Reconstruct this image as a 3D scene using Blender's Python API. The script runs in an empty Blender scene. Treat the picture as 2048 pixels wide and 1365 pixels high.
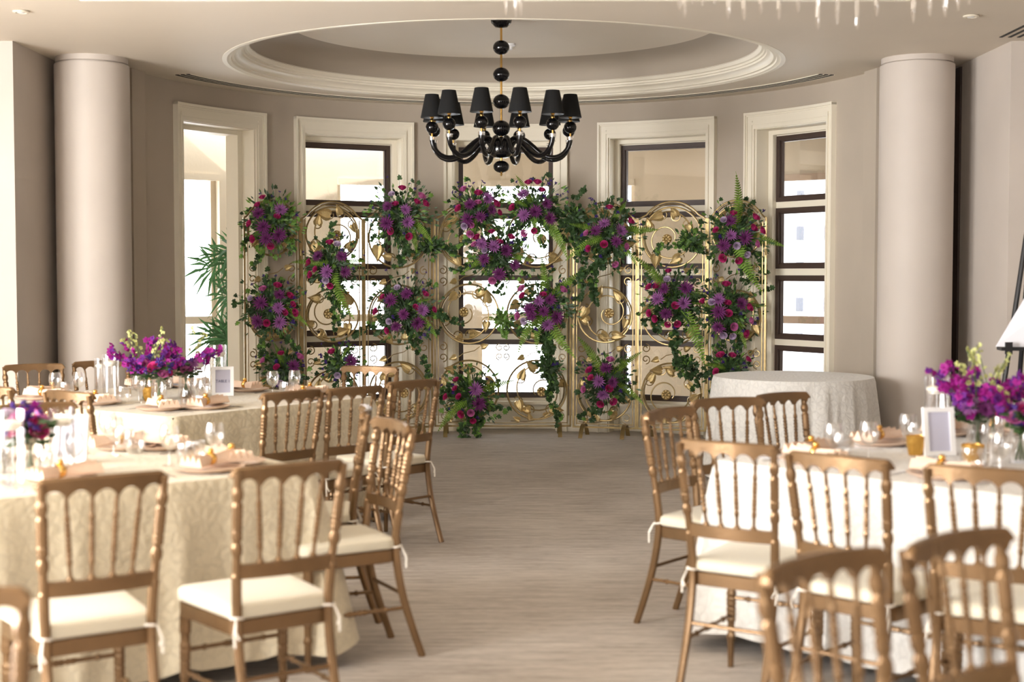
import bpy, math, random
from math import sin, cos, pi, radians as R, sqrt, atan2, atan
from mathutils import Vector, Matrix, Euler
random.seed(7)
D = bpy.data; S = bpy.context.scene; COL = S.collection

# ------------------------------------------------------------------ camera
F = 2844.0
PITCH = atan(132.5 / F)
CZ = 1.50
cd = D.cameras.new('camera'); cam = D.objects.new('camera', cd); COL.objects.link(cam); S.camera = cam
cd.lens = 50; cd.sensor_width = 36; cd.clip_end = 300; cd.clip_start = .05
cam.location = (0, 0, CZ); cam.rotation_euler = (pi / 2 - PITCH, 0, 0)
cd.dof.use_dof = True; cd.dof.focus_distance = 12.5; cd.dof.aperture_fstop = 2.2

def at(px, py, Y):
    """world point seen at pixel px,py at depth Y"""
    u = (px - 1024) / F; v = (682.5 - py) / F
    dy = cos(PITCH) + v * sin(PITCH); dz = -sin(PITCH) + v * cos(PITCH)
    t = Y / dy
    return Vector((u * t, Y, CZ + dz * t))

# ------------------------------------------------------------------ view, world, sun, lights
S.view_settings.view_transform = 'Standard'; S.view_settings.look = 'None'
S.view_settings.gamma = 1; S.view_settings.use_curve_mapping = False
S.view_settings.exposure = 0.4
w = D.worlds.new('world'); S.world = w; w.use_nodes = True
nt = w.node_tree; nt.nodes.clear()
bg = nt.nodes.new('ShaderNodeBackground'); ow = nt.nodes.new('ShaderNodeOutputWorld')
bg.inputs[0].default_value = (.93, .96, 1, 1); bg.inputs[1].default_value = 6.5
nt.links.new(bg.outputs[0], ow.inputs[0])
sl = D.lights.new('sun', 'SUN'); so = D.objects.new('sun', sl); COL.objects.link(so)
sl.energy = 5.0; sl.angle = R(1); sl.color = (1, .95, .88)
so.rotation_euler = Vector((.45, .75, -1.0)).to_track_quat('-Z', 'Y').to_euler()

def area(name, loc, d, sx, sy, e, col):
    l = D.lights.new(name, 'AREA'); o = D.objects.new(name, l); COL.objects.link(o)
    l.shape = 'RECTANGLE'; l.size = sx; l.size_y = sy; l.energy = e; l.color = col
    o.location = loc; o.rotation_euler = Vector(d).to_track_quat('-Z', 'Z').to_euler()
    return o
area('daylight_left_window', (-5.85, 1.2, 1.65), (1, .25, .10), 2.6, 2.3, 500, (1, .985, .97))
area('daylight_left_window', (-5.85, 4.6, 1.65), (1, .1, .10), 2.6, 2.3, 330, (1, .985, .97))
area('rear_fill_light', (-1.5, -3.9, 1.7), (.12, 1, .0), 2.4, 2.0, 40, (1, .95, .9))  # weak unseen fill lamp added behind the camera to lift the ceiling

# ------------------------------------------------------------------ materials
def nm(name):
    m = D.materials.new(name); m.use_nodes = True; t = m.node_tree
    b = t.nodes['Principled BSDF']; return m, t, b
def mat(name, col, rough=.6, metal=0, spec=.5, bump=0, scale=60, var=0, vscale=4, coat=0, stretch=(1, 1, 1), sheen=0):
    m, t, b = nm(name)
    b.inputs['Base Color'].default_value = (*col, 1); b.inputs['Roughness'].default_value = rough
    b.inputs['Metallic'].default_value = metal; b.inputs['Specular IOR Level'].default_value = spec
    b.inputs['Coat Weight'].default_value = coat
    b.inputs['Sheen Weight'].default_value = sheen
    if bump or var:
        tc = t.nodes.new('ShaderNodeTexCoord'); mp = t.nodes.new('ShaderNodeMapping')
        mp.inputs['Scale'].default_value = stretch
        t.links.new(tc.outputs['Object'], mp.inputs[0])
        if bump:
            n = t.nodes.new('ShaderNodeTexNoise'); n.inputs['Scale'].default_value = scale; n.inputs['Detail'].default_value = 3
            bp = t.nodes.new('ShaderNodeBump'); bp.inputs['Strength'].default_value = bump; bp.inputs['Distance'].default_value = .01
            t.links.new(mp.outputs[0], n.inputs['Vector']); t.links.new(n.outputs['Fac'], bp.inputs['Height']); t.links.new(bp.outputs[0], b.inputs['Normal'])
        if var:
            n = t.nodes.new('ShaderNodeTexNoise'); n.inputs['Scale'].default_value = vscale; n.inputs['Detail'].default_value = 4
            t.links.new(mp.outputs[0], n.inputs['Vector'])
            r = t.nodes.new('ShaderNodeValToRGB')
            r.color_ramp.elements[0].position = .3; r.color_ramp.elements[1].position = .7
            r.color_ramp.elements[0].color = (*[max(0, c * (1 - var)) for c in col], 1)
            r.color_ramp.elements[1].color = (*[min(1, c * (1 + var)) for c in col], 1)
            t.links.new(n.outputs['Fac'], r.inputs[0]); t.links.new(r.outputs[0], b.inputs['Base Color'])
    return m
def petal(name, col, trans=.35, rough=.6, var=.25, vs=30):
    """thin leaf or petal: diffuse mixed with translucent"""
    m, t, b = nm(name)
    b.inputs['Roughness'].default_value = rough; b.inputs['Base Color'].default_value = (*col, 1)
    b.inputs['Specular IOR Level'].default_value = .3
    tc = t.nodes.new('ShaderNodeTexCoord'); n = t.nodes.new('ShaderNodeTexNoise'); n.inputs['Scale'].default_value = vs
    t.links.new(tc.outputs['Object'], n.inputs['Vector'])
    r = t.nodes.new('ShaderNodeValToRGB'); r.color_ramp.elements[0].position = .35; r.color_ramp.elements[1].position = .65
    r.color_ramp.elements[0].color = (*[c * (1 - var) for c in col], 1)
    r.color_ramp.elements[1].color = (*[min(1, c * (1 + var)) for c in col], 1)
    t.links.new(n.outputs['Fac'], r.inputs[0]); t.links.new(r.outputs[0], b.inputs['Base Color'])
    tr = t.nodes.new('ShaderNodeBsdfTranslucent'); t.links.new(r.outputs[0], tr.inputs[0])
    mx = t.nodes.new('ShaderNodeMixShader'); mx.inputs[0].default_value = trans
    t.links.new(b.outputs[0], mx.inputs[1]); t.links.new(tr.outputs[0], mx.inputs[2])
    t.links.new(mx.outputs[0], t.nodes['Material Output'].inputs[0])
    return m
def glass(name, col=(1, 1, 1), base=.05, edge=.75, rough=.02):
    m, t, b = nm(name)
    lw = t.nodes.new('ShaderNodeLayerWeight'); lw.inputs[0].default_value = .35
    mr = t.nodes.new('ShaderNodeMapRange'); mr.inputs['To Min'].default_value = base; mr.inputs['To Max'].default_value = edge
    t.links.new(lw.outputs['Facing'], mr.inputs[0])
    tr = t.nodes.new('ShaderNodeBsdfTransparent'); tr.inputs[0].default_value = (*col, 1)
    g = t.nodes.new('ShaderNodeBsdfGlossy'); g.inputs['Roughness'].default_value = rough; g.inputs[0].default_value = (1, 1, 1, 1)
    mx = t.nodes.new('ShaderNodeMixShader')
    t.links.new(mr.outputs[0], mx.inputs[0]); t.links.new(tr.outputs[0], mx.inputs[1]); t.links.new(g.outputs[0], mx.inputs[2])
    t.links.new(mx.outputs[0], t.nodes['Material Output'].inputs[0])
    return m
M = {}
M['wall'] = mat('taupe_wall', (.45, .385, .31), .75, bump=.08, scale=180, var=.04, vscale=2)
M['column'] = mat('column_paint', (.52, .46, .405), .6, bump=.05, scale=150, var=.04, vscale=2)
M['cream'] = mat('cream_trim', (.82, .755, .62), .45, bump=.03, scale=100)
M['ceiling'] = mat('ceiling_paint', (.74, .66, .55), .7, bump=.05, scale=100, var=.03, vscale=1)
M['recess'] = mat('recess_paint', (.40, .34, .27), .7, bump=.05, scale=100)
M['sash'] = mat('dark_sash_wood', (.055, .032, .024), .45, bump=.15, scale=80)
M['ext'] = mat('terrace_render', (.60, .52, .40), .8, bump=.1, scale=40)
M['terrace'] = mat('terrace_paving', (.62, .58, .53), .8, var=.1)
M['facade'] = mat('white_facade', (.38, .38, .385), .8, var=.03)
M['facade_glass'] = mat('facade_window', (.085, .088, .10), .5, spec=.2)
M['pane'] = glass('window_glass', base=.03, edge=.5)
M['glass'] = glass('table_glass', base=.06, edge=.7)
M['rail'] = mat('terrace_rail', (.45, .33, .24), .5)
M['gold'] = mat('gold_chair_paint', (.215, .128, .062), .27, metal=.6, spec=.5, bump=.08, scale=120, var=.12, vscale=9)
M['cushion'] = mat('ivory_cushion', (.60, .55, .43), .8, bump=.15, scale=250, sheen=.2)
M['tie'] = mat('cushion_tie', (.80, .76, .68), .8)
M['brass'] = mat('antique_brass_iron', (.30, .215, .095), .36, metal=.75, bump=.1, scale=60, var=.25, vscale=12)
M['leafbrass'] = mat('gilt_leaf', (.66, .50, .24), .30, metal=.8, bump=.25, scale=90, var=.25, vscale=20)
M['black'] = mat('black_glass', (.003, .003, .004), .09, spec=.4, coat=.15)
M['shade'] = mat('black_shade_fabric', (.004, .004, .004), .9, bump=.2, scale=400)
M['shade_in'] = mat('pale_shade_lining', (.26, .28, .30), .6)
M['polished'] = mat('polished_gold', (.85, .52, .16), .18, metal=1)
M['crystal'] = glass('clear_glass_cup', base=.3, edge=.95)
M['white'] = mat('white_ceramic', (.85, .85, .85), .25)
M['plate'] = mat('blush_plate', (.70, .52, .40), .3)
M['napkin'] = mat('blush_napkin', (.74, .56, .43), .8, bump=.3, scale=80)
M['silver'] = mat('silver_cutlery', (.75, .75, .78), .15, metal=1)
M['votive'] = mat('gold_mercury_glass', (.58, .33, .07), .25, metal=.7, bump=.4, scale=60)
M['wax'] = mat('ivory_wax', (.9, .86, .75), .5)
M['paper'] = mat('card_white', (.80, .80, .85), .7)
M['card'] = mat('pale_lilac_card', (.52, .52, .64), .7)
M['ink'] = mat('grey_ink', (.10, .10, .22), .7)
M['black_metal'] = mat('black_easel', (.01, .01, .012), .35)
M['grille'] = mat('dark_slot', (.03, .028, .025), .8)
M['pot'] = mat('terracotta_pot', (.35, .2, .13), .7)
M['mum'] = petal('purple_chrysanthemum', (.20, .040, .17), .3)
M['mum2'] = petal('lilac_chrysanthemum', (.36, .13, .36), .3)
M['magenta'] = petal('magenta_rose', (.50, .035, .17), .25)
M['lav'] = petal('lavender_rose', (.58, .46, .62), .25, var=.12)
M['pinkrose'] = petal('pink_rose', (.62, .18, .42), .25)
M['blue'] = petal('violet_statice', (.07, .03, .22), .2)
M['orchid'] = petal('magenta_orchid', (.33, .012, .23), .35)
M['orchid2'] = petal('violet_orchid', (.15, .02, .24), .3)
M['orchidg'] = petal('green_orchid_bud', (.62, .64, .26), .4)
M['core'] = mat('flower_core', (.16, .12, .05), .8)
M['ivy'] = petal('ivy_leaf', (.040, .082, .028), .3, rough=.4, var=.5, vs=14)
M['ivyl'] = petal('young_ivy_leaf', (.16, .30, .06), .45, rough=.4, var=.35, vs=14)
M['fern'] = petal('fern', (.20, .34, .05), .5, var=.4, vs=6)
M['stem'] = mat('green_stem', (.06, .10, .035), .6)
M['palm'] = petal('palm_leaf', (.06, .14, .05), .3, var=.4, vs=5)

def carpet():
    m, t, b = nm('woven_carpet')
    b.inputs['Roughness'].default_value = .95; b.inputs['Specular IOR Level'].default_value = .1
    tc = t.nodes.new('ShaderNodeTexCoord')
    def noise(sc, st, det=5):
        mp = t.nodes.new('ShaderNodeMapping'); mp.inputs['Scale'].default_value = st
        n = t.nodes.new('ShaderNodeTexNoise'); n.inputs['Scale'].default_value = sc; n.inputs['Detail'].default_value = det
        t.links.new(tc.outputs['Object'], mp.inputs[0]); t.links.new(mp.outputs[0], n.inputs['Vector']); return n
    a = noise(9, (.35, 4, 1)); c = noise(1.1, (1, 1, 1), 3); e = noise(60, (.3, 2.5, 1), 2)
    r = t.nodes.new('ShaderNodeValToRGB')
    r.color_ramp.elements[0].position = .32; r.color_ramp.elements[1].position = .70
    r.color_ramp.elements[0].color = (.27, .232, .20, 1); r.color_ramp.elements[1].color = (.66, .61, .555, 1)
    m1 = t.nodes.new('ShaderNodeMath'); m1.operation = 'MULTIPLY_ADD'; m1.inputs[1].default_value = .45
    m2 = t.nodes.new('ShaderNodeMath'); m2.operation = 'MULTIPLY_ADD'; m2.inputs[1].default_value = .3
    m3 = t.nodes.new('ShaderNodeMath'); m3.operation = 'MULTIPLY'; m3.inputs[1].default_value = .25
    t.links.new(c.outputs['Fac'], m3.inputs[0]); t.links.new(e.outputs['Fac'], m2.inputs[0]); t.links.new(m3.outputs[0], m2.inputs[2])
    t.links.new(a.outputs['Fac'], m1.inputs[0]); t.links.new(m2.outputs[0], m1.inputs[2])
    t.links.new(m1.outputs[0], r.inputs[0]); t.links.new(r.outputs[0], b.inputs['Base Color'])
    bp = t.nodes.new('ShaderNodeBump'); bp.inputs['Strength'].default_value = .5; bp.inputs['Distance'].default_value = .006
    t.links.new(e.outputs['Fac'], bp.inputs['Height']); t.links.new(bp.outputs[0], b.inputs['Normal'])
    return m
M['carpet'] = carpet()
def lace(name, col):
    m, t, b = nm(name)
    b.inputs['Roughness'].default_value = .7; b.inputs['Sheen Weight'].default_value = .25
    tc = t.nodes.new('ShaderNodeTexCoord')
    v = t.nodes.new('ShaderNodeTexVoronoi'); v.inputs['Scale'].default_value = 26; v.feature = 'DISTANCE_TO_EDGE'
    n = t.nodes.new('ShaderNodeTexNoise'); n.inputs['Scale'].default_value = 30; n.inputs['Detail'].default_value = 4
    t.links.new(tc.outputs['Object'], v.inputs['Vector']); t.links.new(tc.outputs['Object'], n.inputs['Vector'])
    mu = t.nodes.new('ShaderNodeMath'); mu.operation = 'MULTIPLY_ADD'; mu.inputs[1].default_value = 1.6
    t.links.new(v.outputs['Distance'], mu.inputs[0]); t.links.new(n.outputs['Fac'], mu.inputs[2])
    r = t.nodes.new('ShaderNodeValToRGB'); r.color_ramp.elements[0].position = .42; r.color_ramp.elements[1].position = .75
    r.color_ramp.elements[0].color = (*[c * .91 for c in col], 1); r.color_ramp.elements[1].color = (*[min(1, c * 1.04) for c in col], 1)
    t.links.new(mu.outputs[0], r.inputs[0]); t.links.new(r.outputs[0], b.inputs['Base Color'])
    bp = t.nodes.new('ShaderNodeBump'); bp.inputs['Strength'].default_value = .5; bp.inputs['Distance'].default_value = .006
    t.links.new(mu.outputs[0], bp.inputs['Height']); t.links.new(bp.outputs[0], b.inputs['Normal'])
    return m
M['cloth'] = lace('ivory_lace_cloth', (.56, .49, .355))
M['clothw'] = lace('white_lace_cloth', (.66, .64, .60))

# ------------------------------------------------------------------ mesh builder
class MB:
    def __init__(s): s.v = []; s.f = []
    def add(s, vs, fs):
        o = len(s.v); s.v.extend([tuple(p) for p in vs]); s.f.extend([tuple(i + o for i in f) for f in fs]); return s
    def box(s, x0, x1, y0, y1, z0, z1, mtx=None):
        vs = [Vector((x, y, z)) for z in (z0, z1) for y in (y0, y1) for x in (x0, x1)]
        if mtx: vs = [mtx @ p for p in vs]
        return s.add(vs, [(0, 2, 3, 1), (4, 5, 7, 6), (0, 1, 5, 4), (2, 6, 7, 3), (0, 4, 6, 2), (1, 3, 7, 5)])
    def tube(s, pts, rad, seg=8, closed=False, cap=True):
        pts = [Vector(p) for p in pts]; n = len(pts)
        if not hasattr(rad, '__len__'): rad = [rad] * n
        up = None; vs = []
        for i, p in enumerate(pts):
            a = pts[(i - 1) % n] if (closed or i > 0) else p
            b = pts[(i + 1) % n] if (closed or i < n - 1) else p
            d = (b - a)
            if d.length < 1e-9: d = Vector((0, 0, 1))
            d.normalize()
            if up is None:
                up = d.orthogonal().normalized()
            else:
                up = up - d * up.dot(d)
                if up.length < 1e-6: up = d.orthogonal()
                up.normalize()
            q = d.cross(up)
            for k in range(seg):
                t = 2 * pi * k / seg
                vs.append(p + (up * cos(t) + q * sin(t)) * rad[i])
        fs = []
        m = n if closed else n - 1
        for i in range(m):
            j = (i + 1) % n
            for k in range(seg):
                l = (k + 1) % seg
                fs.append((i * seg + k, i * seg + l, j * seg + l, j * seg + k))
        if cap and not closed:
            fs.append(tuple(range(seg))[::-1]); fs.append(tuple((n - 1) * seg + k for k in range(seg)))
        return s.add(vs, fs)
    def lathe(s, prof, seg=16, o=(0, 0, 0), mtx=None):
        o = Vector(o); vs = []
        for r, z in prof:
            for k in range(seg):
                t = 2 * pi * k / seg
                p = Vector((r * cos(t), r * sin(t), z))
                vs.append((mtx @ p if mtx else p) + o)
        fs = []
        for i in range(len(prof) - 1):
            for k in range(seg):
                l = (k + 1) % seg
                fs.append((i * seg + k, i * seg + l, (i + 1) * seg + l, (i + 1) * seg + k))
        return s.add(vs, fs)
    def ball(s, c, r, rz=None, seg=16, rings=10):
        rz = rz or r
        return s.lathe([(max(1e-4, r * sin(pi * i / rings)), -rz * cos(pi * i / rings)) for i in range(rings + 1)], seg, c)
    def arc(s, c, r0, r1, p0, p1, z0, z1, n=None):
        """curved block, angles in degrees measured from +Y"""
        n = n or max(1, int(abs(p1 - p0) / 1.5)); vs = []
        for i in range(n + 1):
            t = R(p0 + (p1 - p0) * i / n)
            for r in (r0, r1):
                for z in (z0, z1): vs.append((c[0] + r * sin(t), c[1] + r * cos(t), z))
        fs = [(0, 1, 3, 2), (n * 4, n * 4 + 2, n * 4 + 3, n * 4 + 1)]
        for i in range(n):
            a = i * 4; b = a + 4
            fs += [(a, b, b + 1, a + 1), (a + 2, a + 3, b + 3, b + 2), (a, a + 2, b + 2, b), (a + 1, b + 1, b + 3, a + 3)]
        return s.add(vs, fs)
    def mesh(s, name, m=None, smooth=True):
        me = D.meshes.new(name); me.from_pydata(s.v, [], s.f); me.update()
        if m: me.materials.append(m)
        if smooth:
            me.shade_smooth()
            try: me.set_sharp_from_angle(angle=R(38))
            except Exception: pass
        return me
    def build(s, name, m, parent=None, smooth=True, loc=None, rz=None):
        return link(name, s.mesh(name, m, smooth), parent, loc, rz)

def link(name, me, parent=None, loc=None, rz=None, rot=None, sc=None):
    o = D.objects.new(name, me); COL.objects.link(o)
    if parent: o.parent = parent
    if loc is not None: o.location = loc
    if rz is not None: o.rotation_euler = (0, 0, rz)
    if rot is not None: o.rotation_euler = rot
    if sc is not None: o.scale = (sc, sc, sc) if not hasattr(sc, '__len__') else sc
    return o
def tag(o, label=None, cat=None, group=None, kind=None):
    if label: o['label'] = label
    if cat: o['category'] = cat
    if group: o['group'] = group
    if kind: o['kind'] = kind
    return o
def empty(name, loc, rz=0, label=None, cat=None, group=None):
    o = D.objects.new(name, None); COL.objects.link(o); o.location = loc; o.rotation_euler = (0, 0, rz)
    o.empty_display_size = .1
    return tag(o, label, cat, group)
def struct(o): o['kind'] = 'structure'; return o
def copy_tree(o, parent=None):
    c = o.copy(); COL.objects.link(c); c.parent = parent
    for ch in list(o.children): copy_tree(ch, c)
    return c

# ------------------------------------------------------------------ the room
CX, CY, RW = -.06, 10.67, 3.0
CC = (CX, CY)
ZC = 3.11
b = MB(); b.box(-7, 7, -4, 16.6, -.12, 0); struct(b.build('floor', M['carpet'], smooth=False))

# ceiling with the round recess cut out
RX, RY = 2.11, 2.03; CYR = 11.08
b = MB(); N = 96
ring = [(CX + RX * cos(2 * pi * k / N), CYR + RY * sin(2 * pi * k / N)) for k in range(N)]
def rect_pt(k):
    t = 2 * pi * k / N; c_, s_ = cos(t), sin(t)
    x0, x1, y0, y1 = -7 - CX, 7 - CX, -4 - CYR, 14.2 - CYR
    m = 1e9
    if c_ > 1e-9: m = min(m, x1 / c_)
    if c_ < -1e-9: m = min(m, x0 / c_)
    if s_ > 1e-9: m = min(m, y1 / s_)
    if s_ < -1e-9: m = min(m, y0 / s_)
    return (CX + m * c_, CYR + m * s_)
ang = [rect_pt(k) for k in range(N)]
vs = [(x, y, ZC) for x, y in ring] + [(x, y, ZC) for x, y in ang]
fs = [(k, N + k, N + (k + 1) % N, (k + 1) % N) for k in range(N)]
b.add(vs, fs)
# corners that the fan misses
for cx_, cy_ in ((-7, -4), (7, -4), (7, 14.2), (-7, 14.2)):
    ds = sorted(range(N), key=lambda k: (ang[k][0] - cx_) ** 2 + (ang[k][1] - cy_) ** 2)[:2]
    b.add([(cx_, cy_, ZC), (*ang[ds[0]], ZC), (*ang[ds[1]], ZC)], [(0, 1, 2)])
b.box(-7, 7, -4, 14.2, ZC + .6, ZC + .7)
b.box(-7, -6.9, -4, 14.2, ZC, ZC + .6); b.box(6.9, 7, -4, 14.2, ZC, ZC + .6); b.box(-7, 7, -4, -3.9, ZC, ZC + .6); b.box(-7, 7, 14.1, 14.2, ZC, ZC + .6)
ceil = struct(b.build('ceiling', M['ceiling'], smooth=False))
def ell(prof, name, m, seg=128):
    """ring of given (inset, z) profile around the oval"""
    b = MB(); vs = []
    for ins, z in prof:
        for k in range(seg):
            t = 2 * pi * k / seg
            vs.append((CX + (RX - ins) * cos(t), CYR + (RY - ins) * sin(t), z))
    fs = []
    for i in range(len(prof) - 1):
        for k in range(seg):
            l = (k + 1) % seg
            fs.append((i * seg + k, i * seg + l, (i + 1) * seg + l, (i + 1) * seg + k))
    b.add(vs, fs); return b.build(name, m)
o = ell([(-.03, ZC + .001), (-.03, ZC - .002), (.004, ZC - .002), (.006, ZC - .0), (.035, ZC + .004), (.040, ZC + .018),
         (.060, ZC + .020), (.064, ZC + .034), (.085, ZC + .052), (.110, ZC + .060), (.114, ZC + .074), (.128, ZC + .076), (.131, ZC + .092), (.148, ZC + .096), (.170, ZC + .125)], 'trim_1', M['cream'])
struct(o); o['label'] = 'stepped cream moulding around the oval ceiling recess'
ZT = 3.415
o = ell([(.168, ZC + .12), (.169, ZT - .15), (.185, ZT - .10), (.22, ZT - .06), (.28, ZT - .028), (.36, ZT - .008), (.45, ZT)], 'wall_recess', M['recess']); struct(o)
b = MB(); vs = [(CX, CYR, ZT)] + [(CX + (RX - .44) * cos(2 * pi * k / N), CYR + (RY - .44) * sin(2 * pi * k / N), ZT) for k in range(N)]
b.add(vs, [(0, 1 + k, 1 + (k + 1) % N) for k in range(N)])
struct(b.build('ceiling_recess', M['ceiling'], smooth=False))

# curved wall: openings at these angles
WINS = [(-56.2, 10.3), (-28.4, 11.4), (0, 11.4), (28.4, 11.4), (56.2, 10.3)]
CW = 1.95   # casing width in degrees
ZTOP = 2.80; ZSILL = .26
b = MB(); prev = -80
for c, hw in WINS:
    a0, a1 = c - hw + CW, c + hw - CW
    b.arc(CC, RW, RW + .34, prev, a0, 0, ZC)
    b.arc(CC, RW, RW + .34, a0, a1, ZTOP, ZC)
    prev = a1
b.arc(CC, RW, RW + .34, prev, 80, 0, ZC)
struct(b.build('wall_back', M['wall']))
# casings, jamb linings
for i, (c, hw) in enumerate(WINS):
    b = MB()
    for s_ in (-1, 1):
        e = c + s_ * hw; inn = c + s_ * (hw - CW)
        def band(d0, d1, pr, ze):
            b.arc(CC, RW - pr, RW + .01, e - s_ * d0 if s_ > 0 else e + d0, e - s_ * d1 if s_ > 0 else e + d1, 0, ze, n=3)
        band(0, .35, .050, 2.93); band(.35, .55, .036, 2.922); band(.55, 1.35, .026, 2.914); band(1.35, 1.6, .038, 2.862); band(1.6, 1.95, .030, 2.846)
        b.arc(CC, RW - .01, RW + .16, inn, inn - s_ * .28, 0, ZTOP, n=2)
        b.arc(CC, RW + .16, RW + .33, inn, inn - s_ * 1.15, 0, ZTOP, n=2)
    e0, e1 = c - hw, c + hw
    b.arc(CC, RW - .052, RW + .01, e0, e1, 2.912, 2.935)
    b.arc(CC, RW - .037, RW + .01, e0 + .3, e1 - .3, 2.900, 2.914)
    b.arc(CC, RW - .027, RW + .01, e0 + .5, e1 - .5, 2.845, 2.902)
    b.arc(CC, RW - .039, RW + .01, e0 + 1.35, e1 - 1.35, 2.825, 2.848)
    b.arc(CC, RW - .031, RW + .01, e0 + 1.6, e1 - 1.6, ZTOP - .01, 2.828)
    b.arc(CC, RW - .01, RW + .16, e0 + CW, e1 - CW, ZTOP - .016, ZTOP)
    b.arc(CC, RW + .16, RW + .33, e0 + CW, e1 - CW, ZTOP - .055, ZTOP)
    o = struct(b.build('trim_%d' % (i + 2), M['cream']))
# window units with dark sashes (second to fifth opening)
PANES = [(2.15, 2.735), (1.555, 2.095), (.925, 1.495), (.30, .87)]
for i, (c, hw) in enumerate(WINS):
    if i == 0: continue
    t = R(c); rr = RW + .22
    win = empty('window_%d' % (i + 1), (CX + rr * sin(t), CY + rr * cos(t), 0), -t); win['kind'] = 'structure'
    hwid = (RW + .2) * sin(R(hw - CW)) - .058
    b = MB()
    zs = [ZTOP - .02] + [z for p in PANES for z in (p[1], p[0])] + [.26]
    for k in range(0, len(zs), 2): b.box(-hwid - .02, hwid + .02, -.03, .04, zs[k + 1], zs[k])
    b.box(-hwid - .02, hwid + .02, -.06, .05, 0, .26)
    b.box(-hwid + .06, hwid - .06, -.07, -.055, .06, .21)
    b.box(-hwid - .04, hwid + .04, -.17, -.055, .245, .275)
    b.box(-hwid - .02, -hwid, -.03, .04, .26, ZTOP); b.box(hwid, hwid + .02, -.03, .04, .26, ZTOP)
    b.build('window_frame', M['cream'], win, smooth=False)
    for z0, z1 in PANES:
        b = MB(); q = .040
        for (x0, x1, a0, a1) in ((-hwid, hwid, z1 - q, z1), (-hwid, hwid, z0, z0 + q), (-hwid, -hwid + q, z0 + q, z1 - q), (hwid - q, hwid, z0 + q, z1 - q)):
            b.box(x0, x1, -.035, .03, a0, a1)
        q2 = .052
        for (x0, x1, a0, a1) in ((-hwid + q, hwid - q, z1 - q2, z1 - q), (-hwid + q, hwid - q, z0 + q, z0 + q2), (-hwid + q, -hwid + q2, z0 + q2, z1 - q2), (hwid - q2, hwid - q, z0 + q2, z1 - q2)):
            b.box(x0, x1, -.015, .02, a0, a1)
        sa = b.build('sash', M['sash'], win, smooth=False)
        g = MB(); g.box(-hwid + q, hwid - q, .000, .005, z0 + q, z1 - q); g.build('pane', M['pane'], sa, smooth=False)
# baseboard between openings
b = MB(); prev = -79
for c, hw in WINS + [(90, 11)]:
    b.arc(CC, RW - .022, RW + .01, prev, c - hw, 0, .13); b.arc(CC, RW - .014, RW + .01, prev, c - hw, .13, .15); prev = c + hw
struct(b.build('baseboard_back', M['cream']))
# pilaster edges at the ends of the curved wall
for sd, nme in ((-1, 'left'), (1, 'right')):
    b = MB(); b.arc(CC, RW - .06, RW + .34, sd * 76.2, sd * 80.5, 0, ZC, n=4)
    b.box(min(CX + sd * 3.0, CX + sd * 3.1), max(CX + sd * 3.0, CX + sd * 3.1), 11.1, 11.5, 0, ZC)
    struct(b.build('wall_pilaster_' + nme, M['wall'], smooth=False))
    # side return behind the column, then the wall that faces the camera
    b = MB(); x0, x1 = sorted((sd * 3.44, sd * 7.0)); b.box(x0, x1, 9.88, 11.6, 0, ZC)
    struct(b.build('wall_' + nme, M['column'], smooth=False))
    b = MB(); x0, x1 = sorted((sd * 2.95, sd * 3.6)); b.box(x0, x1, 11.3, 11.4, 0, ZC - .02); x0, x1 = sorted((sd * 3.425, sd * 3.45)); b.box(x0, x1, 10.95, 11.3, 0, ZC - .02); struct(b.build('wall_dark_panel_' + nme, M['sash'], smooth=False))  # dark sheet added behind the column; shade of the gap put into its colour
    b = MB(); x0, x1 = sorted((sd * 3.43, sd * 6.0)); b.box(x0, x1, 9.862, 9.88, 0, .14)
    struct(b.build('baseboard_' + nme, M['cream'], smooth=False))
# side walls of the hall, rear wall with an unseen opening behind the camera for the fill lamp
b = MB()
b.box(-6.15, -6.0, -4, -.2, 0, ZC); b.box(-6.15, -6.0, 2.6, 3.2, 0, ZC); b.box(-6.15, -6.0, 6.0, 9.9, 0, ZC)
b.box(-6.15, -6.0, -.2, 6.0, 0, .45); b.box(-6.15, -6.0, -.2, 6.0, 2.85, ZC)
struct(b.build('wall_hall_left', M['column'], smooth=False))
b = MB(); b.box(6.0, 6.15, -4, 9.9, 0, ZC); struct(b.build('wall_hall_right', M['column'], smooth=False))
b = MB(); b.box(-6.15, 6.15, -4.15, -4, 0, .5); b.box(-6.15, 6.15, -4.15, -4, 2.9, ZC); b.box(-.2, 6.15, -4.15, -4, .5, 2.9); b.box(-6.15, -2.8, -4.15, -4, .5, 2.9)
struct(b.build('wall_rear', M['column'], smooth=False))
# ceiling slots
b = MB()
for r_ in (2.66, 2.71, 2.76):
    b.arc((CX, CY), r_, r_ + .026, -72, 72, ZC - .005, ZC + .002)
struct(b.build('trim_7', M['grille'], smooth=False))
b = MB()
for r_ in (2.640, 2.688, 2.738, 2.788): b.arc((CX, CY), r_, r_ + .008, -72, 72, ZC - .006, ZC + .002)
struct(b.build('trim_8', M['cream'], smooth=False))
b = MB(); b.box(-2.50, 2.30, 8.36, 8.40, ZC - .003, ZC + .002); struct(b.build('trim_9', M['grille'], smooth=False))
b = MB(); b.box(-2.53, 2.33, 8.30, 8.36, ZC - .008, ZC + .002); b.box(-2.53, 2.33, 8.40, 8.44, ZC - .008, ZC + .002); struct(b.build('trim_10', M['cream'], smooth=False))
for k, lab in ((0, 'outer'), (1, 'inner')):
    pass
b = MB()
for x in (3.30, 3.36, 3.42): b.box(x, x + .022, 7.5, 9.72, ZC - .004, ZC + .002)
o = b.build('air_slot', M['grille'], smooth=False); struct(o)
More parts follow.
